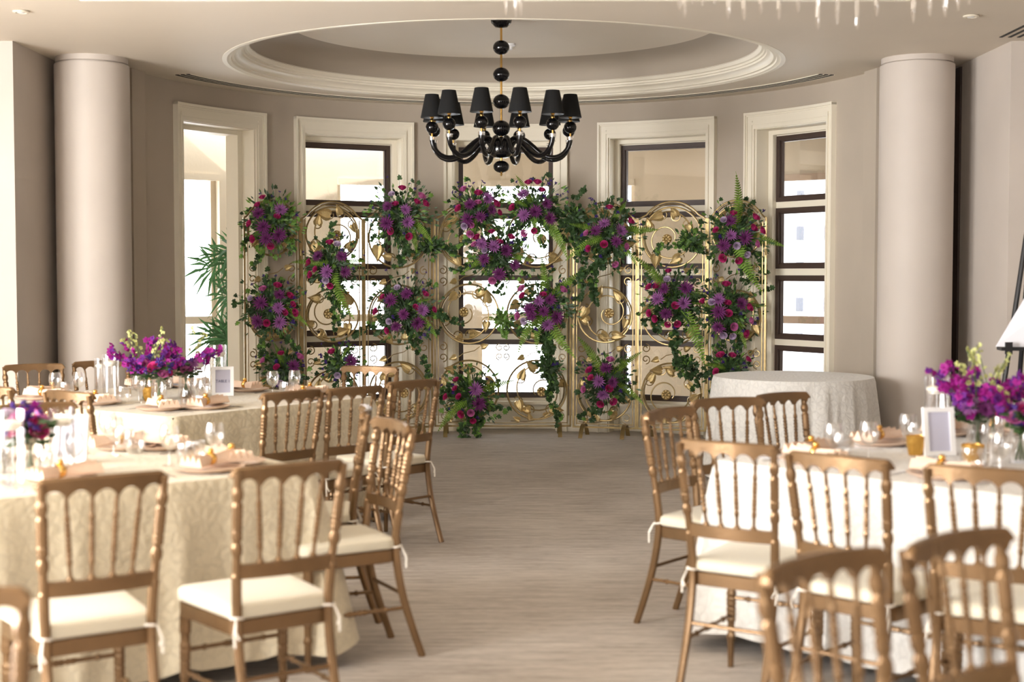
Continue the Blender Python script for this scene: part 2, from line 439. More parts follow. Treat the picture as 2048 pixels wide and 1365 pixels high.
# columns
for x, nme, lab in ((-3.13, 'left', 'round taupe column at the left end of the curved wall'), (3.02, 'right', 'round taupe column at the right end of the curved wall')):
    b = MB(); b.lathe([(.272, 0), (.272, ZC - .055), (.250, ZC - .055), (.250, ZC - .045), (.262, ZC - .04), (.262, ZC - .0)], 48)
    o = b.build('column', M['column'], loc=(x, 10.68, 0)); tag(o, lab, 'column', kind='structure')
# recessed downlights and detector
for (px, py), lab in (((42, 27), 'small recessed ceiling spotlight near the left column'), ((1942, 36), 'small recessed ceiling spotlight near the right column')):
    Y = 1.61 * F / (550 - py); p = at(px, py, Y)
    t_ = empty('ceiling_spotlight', (p.x, Y, ZC), 0, lab, 'spotlight')
    b = MB(); b.lathe([(.030, .0), (.048, -.004), (.050, -.010), (.034, -.014), (.030, .0)], 20); b.build('trim_ring', M['cream'], t_)
    b = MB(); b.lathe([(.001, -.016), (.020, -.014), (.026, -.008), (.028, 0)], 16); b.build('lamp', M['white'], t_)
p = at(1020, 112, 11.9)
t_ = empty('smoke_detector', (p.x, 11.9, ZT), 0, 'small white detector on the recess ceiling beside the chandelier rod', 'detector')
b = MB(); b.lathe([(.045, 0), (.045, -.012), (.036, -.022), (.001, -.024)], 20); b.build('base', M['white'], t_)
b = MB(); b.lathe([(.026, -.022), (.024, -.044), (.010, -.052), (.001, -.052)], 16); b.build('sensor', M['white'], t_)

# ------------------------------------------------------------------ terrace and the building beyond
b = MB(); b.box(-9, 9, 10.0, 17.6, -.3, -.125); struct(b.build('terrace_floor', M['terrace'], smooth=False))
b = MB()
RO = 5.35
OPEN = [(-52, -34.5), (-20.3, -8.5), (-3.5, 15.4), (30.0, 46)]
prev = -74
for a0, a1 in OPEN:
    b.arc(CC, RO, RO + .3, prev, a0, -.12, 3.3); b.arc(CC, RO, RO + .3, a0, a1, 2.52, 3.3)
    b.arc(CC, RO, RO + .3, a0, a1, -.12, .12)
    prev = a1
b.arc(CC, RO, RO + .3, prev, 74, -.12, 3.3)
b.arc(CC, RW + .34, RO + .3, -12, 74, 3.15, 3.3)
b.arc(CC, RW + .34, RW + 1.9, -74, -12, 3.15, 3.3)
struct(b.build('wall_terrace', M['ext']))
for a0, a1 in OPEN:
    b = MB(); b.arc(CC, RO - .03, RO + .02, a0, a1, 2.49, 2.56); b.arc(CC, RO + .1, RO + .14, a0, a1, .98, 1.06)
    for q in (a0 + .3, a1 - .3): b.arc(CC, RO + .1, RO + .14, q - .3, q + .3, .1, 2.52, n=1)
    o = b.build('terrace_railing', M['ext'] if a0 < 20 else M['rail'], smooth=False); struct(o)
# pale building across the street
bl = empty('apartment_building', (25, 120, -25), 0, 'pale apartment building seen through the right-hand window', 'building')
b = MB(); b.box(-14, 22, 0, 14, 0, 62); b.build('facade', M['facade'], bl, smooth=False)
wm = MB(); wm.box(-.36, .36, -.03, .03, -.62, .62); wme = wm.mesh('window', M['facade_glass'], False)
fr = MB(); fr.box(-.5, .5, -.15, 0, -.74, -.64); frm = fr.mesh('window_sill', M['facade'], False)
for zi in range(6):
    for xi in range(10):
        wo = link('window', wme, bl, (-12.5 + xi * 2.35, 0, 21.0 + zi * 3.0)); link('window_sill', frm, wo)

# ------------------------------------------------------------------ chandelier
ch = empty('chandelier', (-.08, 10.67, ZT), 0, 'black glass chandelier with twelve black shades hanging in the ceiling recess', 'chandelier')
zz = lambda z: z - ZT
b = MB(); b.lathe([(.082, 0), (.082, -.012), (.074, -.045), (.045, -.075), (.001, -.082)], 24); b.build('canopy', M['black'], ch)
b = MB(); b.tube([(0, 0, -.06), (0, 0, zz(2.30))], .0085, 10); b.build('rod', M['polished'], ch)
for z, r_, rz in ((3.19, .062, .054), (2.99, .062, .054), (2.79, .062, .055), (2.592, .066, .060), (2.307, .060, .046)):
    b = MB(); b.ball((0, 0, zz(z)), r_, rz, 24, 14); b.build('ball', M['black'], ch)
b = MB(); b.lathe([(.001, zz(2.370)), (.05, zz(2.374)), (.085, zz(2.392)), (.100, zz(2.43)), (.096, zz(2.455)), (.088, zz(2.458)), (.05, zz(2.455)), (.03, zz(2.50)), (.012, zz(2.53))], 32); b.build('hub', M['black'], ch)
b = MB(); b.lathe([(.001, zz(2.236)), (.010, zz(2.246)), (.006, zz(2.256)), (.012, zz(2.262))], 12); b.build('finial', M['polished'], ch)
prof = [(.075, 2.435), (.085, 2.47), (.11, 2.500), (.15, 2.510), (.19, 2.495), (.24, 2.455), (.29, 2.41), (.35, 2.375), (.41, 2.366), (.465, 2.385), (.505, 2.425), (.522, 2.465), (.527, 2.495)]
def smooth_pts(P, n=3):
    P = [Vector(p) for p in P]; out = []
    for i in range(len(P) - 1):
        p0 = P[max(i - 1, 0)]; p1 = P[i]; p2 = P[i + 1]; p3 = P[min(i + 2, len(P) - 1)]
        for k in range(n):
            t = k / n
            out.append(.5 * ((2 * p1) + (p2 - p0) * t + (2 * p0 - 5 * p1 + 4 * p2 - p3) * t * t + (3 * p1 - p0 - 3 * p2 + p3) * t ** 3))
    out.append(P[-1]); return out
b = MB(); b.tube(smooth_pts([(x, 0, zz(z)) for x, z in prof], 3), .0185, 10); arm_me = b.mesh('arm', M['black'])
def lm(prof_, m, name, x=.527, seg=18):
    b = MB(); b.lathe([(r_, zz(z)) for r_, z in prof_], seg, (x, 0, 0)); return b.mesh(name, m)
cup_me = lm([(.001, 2.488), (.024, 2.490), (.026, 2.515), (.022, 2.517), (.001, 2.512)], M['crystal'], 'cup')
ball_me = lm([(.048 * max(.01, sin(pi * k / 10)), 2.585 - .046 * cos(pi * k / 10)) for k in range(11)], M['black'], 'ball')
cand_me = lm([(.007, 2.505), (.007, 2.54), (.012, 2.545), (.012, 2.63), (.016, 2.636), (.011, 2.65), (.016, 2.66), (.008, 2.69), (.004, 2.74)], M['polished'], 'candle_stem', seg=10)
b = MB(); b.lathe([(.083, zz(2.655)), (.0835, zz(2.658)), (.050, zz(2.825)), (.049, zz(2.826))], 28, (.527, 0, 0)); sh_me = b.mesh('lamp_shade', M['shade'])
b = MB(); b.lathe([(.0815, zz(2.6555)), (.0485, zz(2.824)), (.001, zz(2.80))], 28, (.527, 0, 0)); li_me = b.mesh('lining', M['shade_in'])
for k in range(12):
    a = R(15 + 30 * k)
    am = link('arm', arm_me, ch, rz=a)
    for n_, me_ in (('cup', cup_me), ('ball', ball_me), ('candle_stem', cand_me), ('lamp_shade', sh_me), ('lining', li_me)): link(n_, me_, am)

# ------------------------------------------------------------------ wrought metal folding screens
def arcpts(cx, cz, r, a0, a1, n=24, y=0):
    return [(cx + r * cos(R(a0 + (a1 - a0) * i / n)), y, cz + r * sin(R(a0 + (a1 - a0) * i / n))) for i in range(n + 1)]
def spiral(cx, cz, r0, r1, a0, turns, n=None, y=0, sx=1, dx=0, dz=0):
    n = n or int(26 * abs(turns)) + 4; out = []
    for i in range(n + 1):
        t = i / n; r_ = r0 + (r1 - r0) * t; a = R(a0) + 2 * pi * turns * t
        out.append((cx + sx * (r_ * cos(a) + dx * t), y, cz + r_ * sin(a) + dz * t))
    return out
def leaf_mesh(name, m, L=1.0, W=.78, lobes=False):
    out = [(0, 0), (.16, -.10), (.36, -.06), (.47, .14), (.42, .40), (.26, .68), (.10, .88), (0, 1.05)]
    vs = []; rim = [(x * W * 1.05, z) for x, z in out] + [(-x * W * 1.05, z) for x, z in out[-2:0:-1]]
    mid = [(0, .04), (0, .35), (0, .7)]
    for x, z in rim: vs.append((x * L, .03 * L + .12 * L * (abs(x) * 2) ** 2, z * L))
    n = len(rim); fs = []
    for x, z in mid: vs.append((x, -.07 * L, z * L))
    for k in range(n):
        l = (k + 1) % n; zc = (rim[k][1] + rim[l][1]) / 2
        c_ = n + (0 if zc < .2 else 1 if zc < .55 else 2)
        fs.append((k, l, c_))
    # fill between centres
    fs += [(1, n, n + 1)] if False else []
    b = MB(); b.add(vs, fs)
    # midrib and veins
    b.tube([(0, -.075 * L, -.15 * L), (0, -.085 * L, .3 * L), (0, -.05 * L, .98 * L)], .018 * L, 4, cap=False)
    for z in (.1, .32, .54):
        for s_ in (-1, 1):
            b.tube([(0, -.08 * L, z * L), (s_ * .30 * W * L * (1.25 - z), -.02 * L, (z + .22) * L)], .012 * L, 3, cap=False)
    return b.mesh(name, m)
def heart_mesh(name, m):
    """leaf of metal: two raised halves folded on the midrib"""
    half = [(0, -.02), (.20, -.13), (.40, -.05), (.50, .18), (.43, .42), (.27, .68), (.12, .88), (0, 1.08)]
    mids = [-.02, .0, .12, .30, .48, .68, .88, 1.08]
    b = MB()
    for s_ in (-1, 1):
        vs = [(0, -.02 - .07 * sin(pi * min(1, max(0, z))), z) for z in mids] + [(s_ * x * .45, -.12, z * .9 + .04) for x, z in half] + [(s_ * x * .86, .02 + .05 * (k % 2), z) for k, (x, z) in enumerate(half)]
        fs = []
        for k in range(7):
            q = [(k, k + 1, 9 + k, 8 + k), (8 + k, 9 + k, 17 + k, 16 + k)]
            fs += [f if s_ > 0 else f[::-1] for f in q]
        b.add(vs, fs)
    return b.mesh(name, m)
LEAF = heart_mesh('metal_leaf', M['leafbrass'])
b = MB(); b.lathe([(.001, -.55), (.28, -.50), (.32, -.30), (.5, -.2), (.8, -.15), (1.0, 0)], 16, mtx=Matrix.Rotation(-pi / 2, 3, 'X') @ Matrix.Scale(-1, 3, (0, 0, 1)))
for k in range(8):
    a = k * pi / 4; b.ball((.66 * cos(a), -.25, .66 * sin(a)), .27, .27, 8, 5)
b.ball((0, -.4, 0), .3, .3, 8, 6)
ROS = b.mesh('rosette', M['leafbrass'])

def add_leaf(par, x, z, ang, s, y=0):
    """leaf at x,z whose tip points along ang (degrees, 0 = right)"""
    tilt = random.uniform(-.35, .35)
    return link('metal_leaf', LEAF, par, (x, y - .008, z), rot=Euler((tilt, -(R(ang) - pi / 2), random.uniform(-.4, .4)), 'XYZ'), sc=s)
def motif(b, par, cx, cz, r, f, kind):
    """big ring with an inner spiral, leaves on tendrils and a rosette; f mirrors it, kind varies it"""
    b.tube(arcpts(cx, cz, r, 0, 360, 40)[:-1], .0088, 6, closed=True)
    fz = -1 if kind == 1 else 1
    T = lambda x, z: (cx + f * x * r, 0, cz + fz * z * r)
    # second line hugging the ring, leaving it to become the spiral
    sp = []
    n = 58
    for i in range(n + 1):
        t = i / n; a = R(-60) + 2 * pi * 1.75 * t
        rr_ = .93 - .20 * t - .50 * max(0, t - .25) / .75
        rr_ = max(.16, rr_)
        cxo = .17 * min(1, t * 1.6); czo = -.06 * min(1, t * 1.6)
        sp.append(T(cxo + rr_ * cos(a), czo + rr_ * sin(a)))
    b.tube(sp, [.0076 - .0018 * i / n for i in range(n + 1)], 6)
    link('rosette', ROS, par, (*T(.17, -.06)[:1], -.006, T(.17, -.06)[2]), sc=.046)
    for (ax, ar, cur, s_) in ((100, .70, 1, .088), (150, .66, -1, .080), (205, .74, 1, .092), (250, .72, -1, .078), (310, .80, 1, .085), (20, .84, -1, .075), (60, .82, 1, .080)):
        a = R(ax + random.uniform(-9, 9)); x = ar * cos(a); z = ar * sin(a)
        # tendril: small curl beside the leaf
        tr_ = .15
        pts = [T(x + tr_ * cos(a + cur * q), z + tr_ * sin(a + cur * q)) for q in [1.2 + k * .32 for k in range(13)]]
        b.tube(pts, .0052, 5)
        world_a = math.degrees(atan2(fz * sin(a), f * cos(a)))
        p_ = T(x, z); add_leaf(par, p_[0], p_[2], world_a + cur * 70 + random.uniform(-30, 30), s_ * random.uniform(1.15, 1.5))
def frame_bits(b, W, zb, ztops, humps):
    """double bars, ogee arch(es) on top"""
    hw = W / 2
    for x in (-hw, hw):
        s_ = 1 if x > 0 else -1
        b.box(x - .008, x + .008, -.008, .008, zb, ztops)
        b.box(x - s_ * .030 - .004, x - s_ * .030 + .004, -.004, .004, zb + .03, ztops - .01)
    b.box(-hw, hw, -.008, .008, zb, zb + .016); b.box(-hw + .03, hw - .03, -.004, .004, zb + .034, zb + .042)
    for k, cx in enumerate(humps):
        r_ = (W / len(humps)) / 2 - .012
        for dr in (0, -.020):
            pts = []
            e = r_ + .012
            pts += [(cx - e, 0, ztops + .0), (cx - e + .015, 0, ztops + .003), (cx - e + .028, 0, ztops + .014)]
            rr = e * .97 + dr; cz_ = ztops + .155 + dr - rr
            th = math.degrees(math.asin(max(-1, min(1, (ztops + .038 - cz_) / rr))))
            pts += arcpts(cx, cz_, rr, 180 - th, th, 26)
            pts += [(cx + e - .028, 0, ztops + .014), (cx + e - .015, 0, ztops + .003), (cx + e, 0, ztops + .0)]
            if dr: pts = pts[3:-3]
            b.tube(pts, .0085 if dr == 0 else .006, 6)
def foot_mesh():
    b = MB(); pts = []
    for i in range(13):
        t = i / 12; y = -.155 + .31 * t; z = .115 * (1 - abs(2 * t - 1) ** 2.2) + .004
        pts.append((y, z))
    vs = []; 
    for y, z in pts:
        for x in (-.019, .019):
            vs.append((x, y, z)); vs.append((x, y, z + .007))
    fs = []
    for i in range(12):
        a = i * 4; c_ = a + 4
        fs += [(a + 1, a + 3, c_ + 3, c_ + 1), (a, c_, c_ + 2, a + 2), (a, a + 1, c_ + 1, c_), (a + 2, c_ + 2, c_ + 3, a + 3)]
    fs += [(0, 2, 3, 1), (48, 49, 51, 50)]
    b.add(vs, fs); return b.mesh('foot', M['brass'], False)
FOOT = foot_mesh()
def curls(b, x, z, s_, big=.05):
    """pair of C curls at the edge between two rings"""
    for q in (-1, 1):
        b.tube(spiral(x + s_ * big * .9, z + q * big * 1.15, big * .95, big * .25, 90 * q + (0 if s_ > 0 else 0), -1.25 * q * s_, y=0), .005, 5)
def panel(par, p0, p1, W, cols, z0, zt, flip=1):
    mid = (Vector(p0) + Vector(p1)) / 2; dv = Vector(p1) - Vector(p0)
    rz = atan2(dv.y, dv.x)
    pl = D.objects.new('panel', None)
    b = MB(); humps = [0] if cols == 1 else [-W / 4, W / 4]
    frame_bits(b, W, z0, zt - .155, humps)
    me = b.mesh('panel', M['brass'], False)
    pl = link('panel', me, par, (mid.x, mid.y, 0), rz)
    s = MB(); r_ = (W / cols) / 2 - .040
    H = zt - .02 - r_ - .03
    zc = [z0 + .06 + r_ + .01, 0, H]; zc[1] = (zc[0] + zc[2]) / 2
    for ci, cx in enumerate(humps):
        f = flip * (1 if (ci == 0) == (cols == 1) else -1) if cols == 1 else (1 if ci else -1)
        for k, z in enumerate(zc): motif(s, pl, cx, z, r_, f * (1 if k % 2 == 0 else -1) if cols == 1 else f, k)
    hw = W / 2
    for k in range(2):
        zm = (zc[k] + zc[k + 1]) / 2
        curls(s, -hw + .034, zm, 1, .044); curls(s, hw - .034, zm, -1, .044)
        for cx in humps:
            s.tube([(cx - .10, 0, zm - .05), (cx - .05, 0, zm - .012), (cx, 0, zm), (cx + .05, 0, zm + .012), (cx + .1, 0, zm + .05)], .004, 5)
            add_leaf(pl, cx - .12, zm - .045, 200, .07); add_leaf(pl, cx + .12, zm + .045, 20, .07)
        if cols == 2: curls(s, -.002, zm, 1, .036); curls(s, .002, zm, -1, .036)
    for x, s_ in ((-hw + .034, 1), (hw - .034, -1)):
        s.tube(spiral(x + s_ * .055, z0 + .042 + .055, .052, .015, 270 if s_ > 0 else 270, 1.3 * s_), .0036, 5)
    for cx in humps:
        s.tube(smooth_pts([(cx - .24, 0, z0 + .055), (cx - .1, 0, z0 + .05), (cx + .02, 0, z0 + .075), (cx + .10, 0, z0 + .12)], 4), .0042, 5)
        for x, z, a in ((cx - .06, z0 + .07, 100), (cx + .07, z0 + .10, 30), (cx - .16, z0 + .06, 150)): add_leaf(pl, x, z, a, .066)
    s.build('scrollwork', M['brass'], pl)
    for x in (-hw + .10, hw - .10): link('foot', FOOT, pl, (x, 0, 0))
    b = MB()
    for z in (.55, 1.7):
        b.tube([(hw + .006, -.01, z - .03), (hw + .006, -.01, z + .03)], .010, 8)
    b.build('hinge', M['brass'], pl)
    return pl
def PT(px, Y): return (*at(px, 700, Y)[:2], 0)
sl_ = empty('folding_screen', PT(670, 12.85), 0, 'three-panel brass scrollwork folding screen, left of the wide one', 'screen', None)
sm_ = empty('folding_screen', PT(1005, 13.2), 0, 'wide double-ring brass scrollwork screen in the middle', 'screen')
sr_ = empty('folding_screen', PT(1340, 12.85), 0, 'three-panel brass scrollwork folding screen, right of the wide one', 'screen')
def rel(e, p): return Vector(p) - e.location
Lp = [PT(488, 12.52), PT(603, 12.78), PT(728, 12.98), PT(866, 13.14)]
Rp = [PT(1145, 13.14), PT(1274, 12.98), PT(1413, 12.78), PT(1532, 12.52)]
for i in range(3):
    W_ = (Vector(Lp[i + 1]) - Vector(Lp[i])).length - .018
    panel(sl_, rel(sl_, Lp[i]), rel(sl_, Lp[i + 1]), W_, 1, .085, 2.16, 1)
    W_ = (Vector(Rp[i + 1]) - Vector(Rp[i])).length - .018
    panel(sr_, rel(sr_, Rp[i]), rel(sr_, Rp[i + 1]), W_, 1, .085, 2.16, -1)
panel(sm_, rel(sm_, PT(870, 13.2)), rel(sm_, PT(1141, 13.2)), (1141 - 870) * 13.2 / F, 2, .085, 2.17)
def screen_depth(px):
    P = [(488, 12.52), (603, 12.78), (728, 12.98), (866, 13.14), (1005, 13.2), (1145, 13.14), (1274, 12.98), (1413, 12.78), (1532, 12.52)]
    if px <= P[0][0]: return P[0][1]
    for (a, ya), (c_, yc) in zip(P, P[1:]):
        if px <= c_: return ya + (yc - ya) * (px - a) / (c_ - a)
    return P[-1][1]

# ------------------------------------------------------------------ flowers
def mum_mesh(name, m):
    b = MB()
    for ring_, (n, L, el, off) in enumerate(((15, 1.0, .15, 0), (14, .9, .45, .2), (11, .72, .8, .1), (8, .5, 1.15, .3))):
        for k in range(n):
            a = 2 * pi * (k + off) / n + random.uniform(-.1, .1); l = L * random.uniform(.85, 1.1); w_ = .085
            d = Vector((cos(a) * cos(el), sin(a) * cos(el), sin(el))); s_ = Vector((-sin(a), cos(a), 0))
            up = d.cross(s_) * -1
            p0 = d * .08; p1 = d * l * .55 + Vector((0, 0, .02)); p2 = d * l + Vector((0, 0, .06 * l))
            b.add([p0 - s_ * .03, p0 + s_ * .03, p1 - s_ * w_, p1 + s_ * w_, p2, p1 + up * -.03], [(0, 1, 3, 5), (0, 5, 2), (2, 5, 4), (5, 3, 4)])
    return b.mesh(name, m)
def rose_mesh(name, m):
    b = MB()
    for ring_, (n, r_, h, tilt) in enumerate(((5, .95, .75, .55), (5, .72, .95, .25), (4, .46, 1.05, .05), (3, .24, 1.08, -.1))):
        for k in range(n):
            a = 2 * pi * (k + ring_ * .37) / n; hw_ = pi / n * 1.25
            vs = []
            for i in range(4):
                aa = a - hw_ + 2 * hw_ * i / 3
                for j in range(3):
                    t = j / 2; rr = r_ * (.45 + .55 * sin(t * pi * .5)) + tilt * (t ** 3) * .35
                    zt = h * t - (.10 if i in (0, 3) and j == 2 else 0)
                    vs.append((rr * cos(aa), rr * sin(aa), zt - .35))
            fs = []
            for i in range(3):
                for j in range(2): fs.append((i * 3 + j, i * 3 + 3 + j, i * 3 + 4 + j, i * 3 + 1 + j))
            b.add(vs, fs)
    return b.mesh(name, m)
def statice_mesh(name, m):
    b = MB()
    for k in range(7):
        c = Vector((random.uniform(-.5, .5), random.uniform(-.5, .5), random.uniform(-.35, .45)))
        n = 5
        vs = [c + Vector((0, 0, -.3))]
        for i in range(n * 2):
            a = pi * i / n; r_ = .42 if i % 2 == 0 else .2
            vs.append(c + Vector((r_ * cos(a), r_ * sin(a), .15 if i % 2 == 0 else .05)))
        b.add(vs, [(0, 1 + i, 1 + (i + 1) % (2 * n)) for i in range(2 * n)])
    return b.mesh(name, m)
def orchid_mesh(name, m):
    b = MB()
    for k, (a, L, w_) in enumerate(((90, 1, .3), (210, .9, .3), (330, .9, .3), (155, .95, .48), (25, .95, .48))):
        a = R(a); d = Vector((cos(a), sin(a), .15)); s_ = Vector((-sin(a), cos(a), 0))
        b.add([d * .05, d * L * .5 + s_ * w_ + Vector((0, 0, .05)), d * L + Vector((0, 0, -.05)), d * L * .5 - s_ * w_ + Vector((0, 0, .05)), d * L * .55 + Vector((0, 0, .13))],
              [(0, 1, 4), (1, 2, 4), (2, 3, 4), (3, 0, 4)])
    b.ball((0, -.12, .22), .17, .22, 7, 5)
    return b.mesh(name, m)
def ivy_leaf(b, p, d, nrm, s):
    """five-lobed leaf: p base, d tip direction"""
    d = d.normalized(); sd = d.cross(nrm)
    if sd.length < 1e-4: sd = d.orthogonal()
    sd.normalize(); up = sd.cross(d)
    o = [(0, 0), (.28, -.12), (.55, .10), (.34, .38), (.50, .62), (.20, .70), (0, 1.0)]
    pts = [(x, z) for x, z in o] + [(-x, z) for x, z in o[-2:0:-1]]
    vs = [p + sd * x * s + d * z * s - up * s * .18 * abs(x) for x, z in pts] + [p + d * .4 * s + up * .06 * s]
    n = len(pts)
    b.add(vs, [(k, (k + 1) % n, n) for k in range(n)])
def fern_mesh(name, m, droop=.35, n=26):
    """frond along +x of length 1, drooping in -z"""
    b = MB(); P = []
    for i in range(n + 1):
        t = i / n; P.append(Vector((t, 0, .16 * sin(t * pi * .6) - droop * t * t)))
    b.tube(P, [.010 * (1 - .8 * i / n) for i in range(n + 1)], 4)
    for i in range(1, n):
        t = i / n; p = P[i]; L = .15 * (sin(pi * min(1, t * .9 + .14)) ** .6) * (1.05 - .45 * t)
        tg = (P[i + 1] - P[i - 1]).normalized(); 
        for s_ in (-1, 1):
            d = (Vector((0, 1, 0)) * s_ + tg * .25).normalized(); w_ = .5 / n
            b.add([p - tg * w_ * .8, p + tg * w_ * .8, p + d * L * .6 + tg * w_ * .9 + Vector((0, 0, .008)), p + d * L - Vector((0, 0, .01)), p + d * L * .6 - tg * w_ * .5], [(0, 1, 2, 4), (4, 2, 3)])
    return b.mesh(name, m)
MUM = [mum_mesh('chrysanthemum', M['mum']), mum_mesh('chrysanthemum', M['mum2'])]
ROSE = {'m': rose_mesh('rose', M['magenta']), 'l': rose_mesh('rose', M['lav']), 'p': rose_mesh('rose', M['pinkrose'])}
STAT = statice_mesh('statice', M['blue'])
ORC = {'o': orchid_mesh('orchid_bloom', M['orchid']), 'v': orchid_mesh('orchid_bloom', M['orchid2']), 'g': orchid_mesh('orchid_bud', M['orchidg'])}
FERN = [fern_mesh('fern_frond', M['fern'], .12), fern_mesh('fern_frond', M['fern'], .4)]

def aim(v, roll=0):
    return (Vector(v).to_track_quat('Z', 'Y') @ Euler((0, 0, roll)).to_quaternion()).to_euler()
def cluster(px, py, rad, label, mums=3, rm=3, rl=1, st=6, ivy=130, ferns=(), trails=(), light=.2, sprays=6, sx=1.0):
    """rad in photo pixels at the screen; ferns: (angle deg, length px); trails: (dx, dy) px end points of ivy trails"""
    Y = screen_depth(px) - .06; k = Y / F; c = at(px, py, Y)
    root = empty('flower_cluster', c, 0, label, 'flowers', 'flower clusters wired to the screens')
    r_ = rad * k
    dark = MB(); lite = MB(); st_b = MB()
    for i in range(int(ivy * 1.35)):
        a = random.uniform(0, 2 * pi); q = min(1.2, abs(random.gauss(0, .55))) * r_
        p = Vector((q * cos(a) * sx, -random.uniform(.0, .15) * (1 - .6 * q / r_), q * sin(a)))
        if q > .6 * r_: st_b.tube([(p.x * .35, -.04, p.z * .35), (p.x * .75 + random.uniform(-.015, .015), p.y - .01, p.z * .75), tuple(p)], .0014, 3, cap=False)
        d = Vector((cos(a) + random.uniform(-.7, .7), random.uniform(-.6, .2), sin(a) * .6 + random.uniform(-.9, .5)))
        ivy_leaf(lite if random.random() < light else dark, p, d, Vector((random.uniform(-.5, .5), -1, random.uniform(-.3, .7))), random.uniform(.028, .054))
    # fine filler foliage (narrow leaves)
    for i in range(int(ivy * 2.4)):
        a = random.uniform(0, 2 * pi); q = min(1.12, abs(random.gauss(0, .50))) * r_
        p = Vector((q * cos(a) * sx, -random.uniform(.0, .13), q * sin(a)))
        d = Vector((cos(a), random.uniform(-.5, .1), sin(a))) * random.uniform(.03, .07); s_ = Vector((-d.z, 0, d.x)) * .16
        (lite if random.random() < light else dark).add([p, p + d * .5 + s_, p + d, p + d * .5 - s_], [(0, 1, 2, 3)])
    for (dx, dy) in trails:
        L = sqrt(dx * dx + dy * dy) * k; n = max(4, int(L / .022)); pts = []
        ph = random.uniform(0, 6)
        for i in range(n + 1):
            t = i / n
            pts.append(Vector((dx * k * t + .035 * sin(ph + 7 * t), -.05 - .03 * sin(ph * 2 + 5 * t), -dy * k * t + .02 * sin(3 * ph + 6 * t))))
        st_b.tube(pts, .0028, 4)
        for p in pts:
            for _ in range(2 if random.random() < .8 else 3):
                d = Vector((random.uniform(-1, 1), random.uniform(-.7, .1), random.uniform(-1, .5)))
                ivy_leaf(lite if random.random() < light else dark, p + d * .012, d, Vector((random.uniform(-.4, .4), -1, random.uniform(-.2, .6))), random.uniform(.028, .054))
    for i in range(sprays):
        a = random.uniform(R(15), R(165)); L = r_ * random.uniform(.85, 1.35)
        e = Vector((cos(a) * L, -random.uniform(.03, .14), sin(a) * L)); 
        st_b.tube([Vector((0, -.03, 0)), e * .55 + Vector((random.uniform(-.02, .02), 0, 0)), e], .0018, 3)
        link('statice', STAT, root, e, rot=aim((e.x, e.y, e.z), random.uniform(0, 6)), sc=random.uniform(.014, .022))
    n_st = st
    for i in range(n_st):
        a = random.uniform(0, 2 * pi); q = sqrt(random.random()) * r_
        link('statice', STAT, root, (q * cos(a), -.10 - random.uniform(0, .06), q * sin(a)), rot=aim((cos(a) * .5, -1, sin(a) * .5)), sc=random.uniform(.018, .028))
    placed = []
    def spot(rmax, mind):
        for _ in range(40):
            a = random.uniform(0, 2 * pi); q = sqrt(random.random()) * rmax
            x, z = q * cos(a) * sx, q * sin(a)
            if all((x - u) ** 2 + (z - v_) ** 2 > mind * mind for u, v_ in placed): break
        placed.append((x, z)); return x, z
    for i in range(mums + (1 if mums > 2 else 0)):
        x, z = spot(r_ * .62, .10)
        link('chrysanthemum', MUM[i % 2 if random.random() < .75 else 0], root, (x, -.155 - random.uniform(0, .03), z), rot=aim((x / r_ + random.uniform(-.3, .3), -1.1, z / r_ + random.uniform(-.1, .5)), random.uniform(0, 6)), sc=random.uniform(.066, .088))
    for i in range(rm + (2 if rm > 2 else 0)):
        x, z = spot(r_ * .95, .065)
        link('rose', ROSE['m'] if random.random() < .8 else ROSE['p'], root, (x, -.14 - random.uniform(0, .04), z), rot=aim((x / r_ * 1.3, -.8, z / r_ + .5), random.uniform(0, 6)), sc=random.uniform(.027, .037))
    for i in range(rl):
        x, z = spot(r_ * .85, .06)
        link('rose', ROSE['l'], root, (x, -.16 - random.uniform(0, .03), z), rot=aim((x / r_, -1.2, z / r_ + .2), random.uniform(0, 6)), sc=random.uniform(.026, .033))
    for (a, L) in ferns:
        a_ = R(a); L *= k
        o = link('fern_frond', FERN[0] if sin(a_) > -.3 else FERN[1], root, (0, -.09, 0))
        X = Vector((cos(a_), -.15, sin(a_))).normalized(); Yv = Vector((-X.z, 0, X.x)).normalized()
        # leaflet plane turned partly towards the room
        Yv = (Yv * .85 + Vector((0, -.5, 0))); Yv = (Yv - X * Yv.dot(X)).normalized(); Z = X.cross(Yv)
        if Z.z < 0 and abs(cos(a_)) > .5: Yv = -Yv; Z = -Z
        mt = Matrix((X, Yv, Z)).transposed().to_4x4()
        o.rotation_euler = mt.to_euler(); o.scale = (L, L * .9, L)
    for bb, nme, mm in ((dark, 'ivy_foliage', M['ivy']), (lite, 'young_foliage', M['ivyl'])):
        if bb.v: o = bb.build(nme, mm, root, smooth=False); o['kind'] = 'stuff'
    if st_b.v: o = st_b.build('stems', M['stem'], root)
    return root

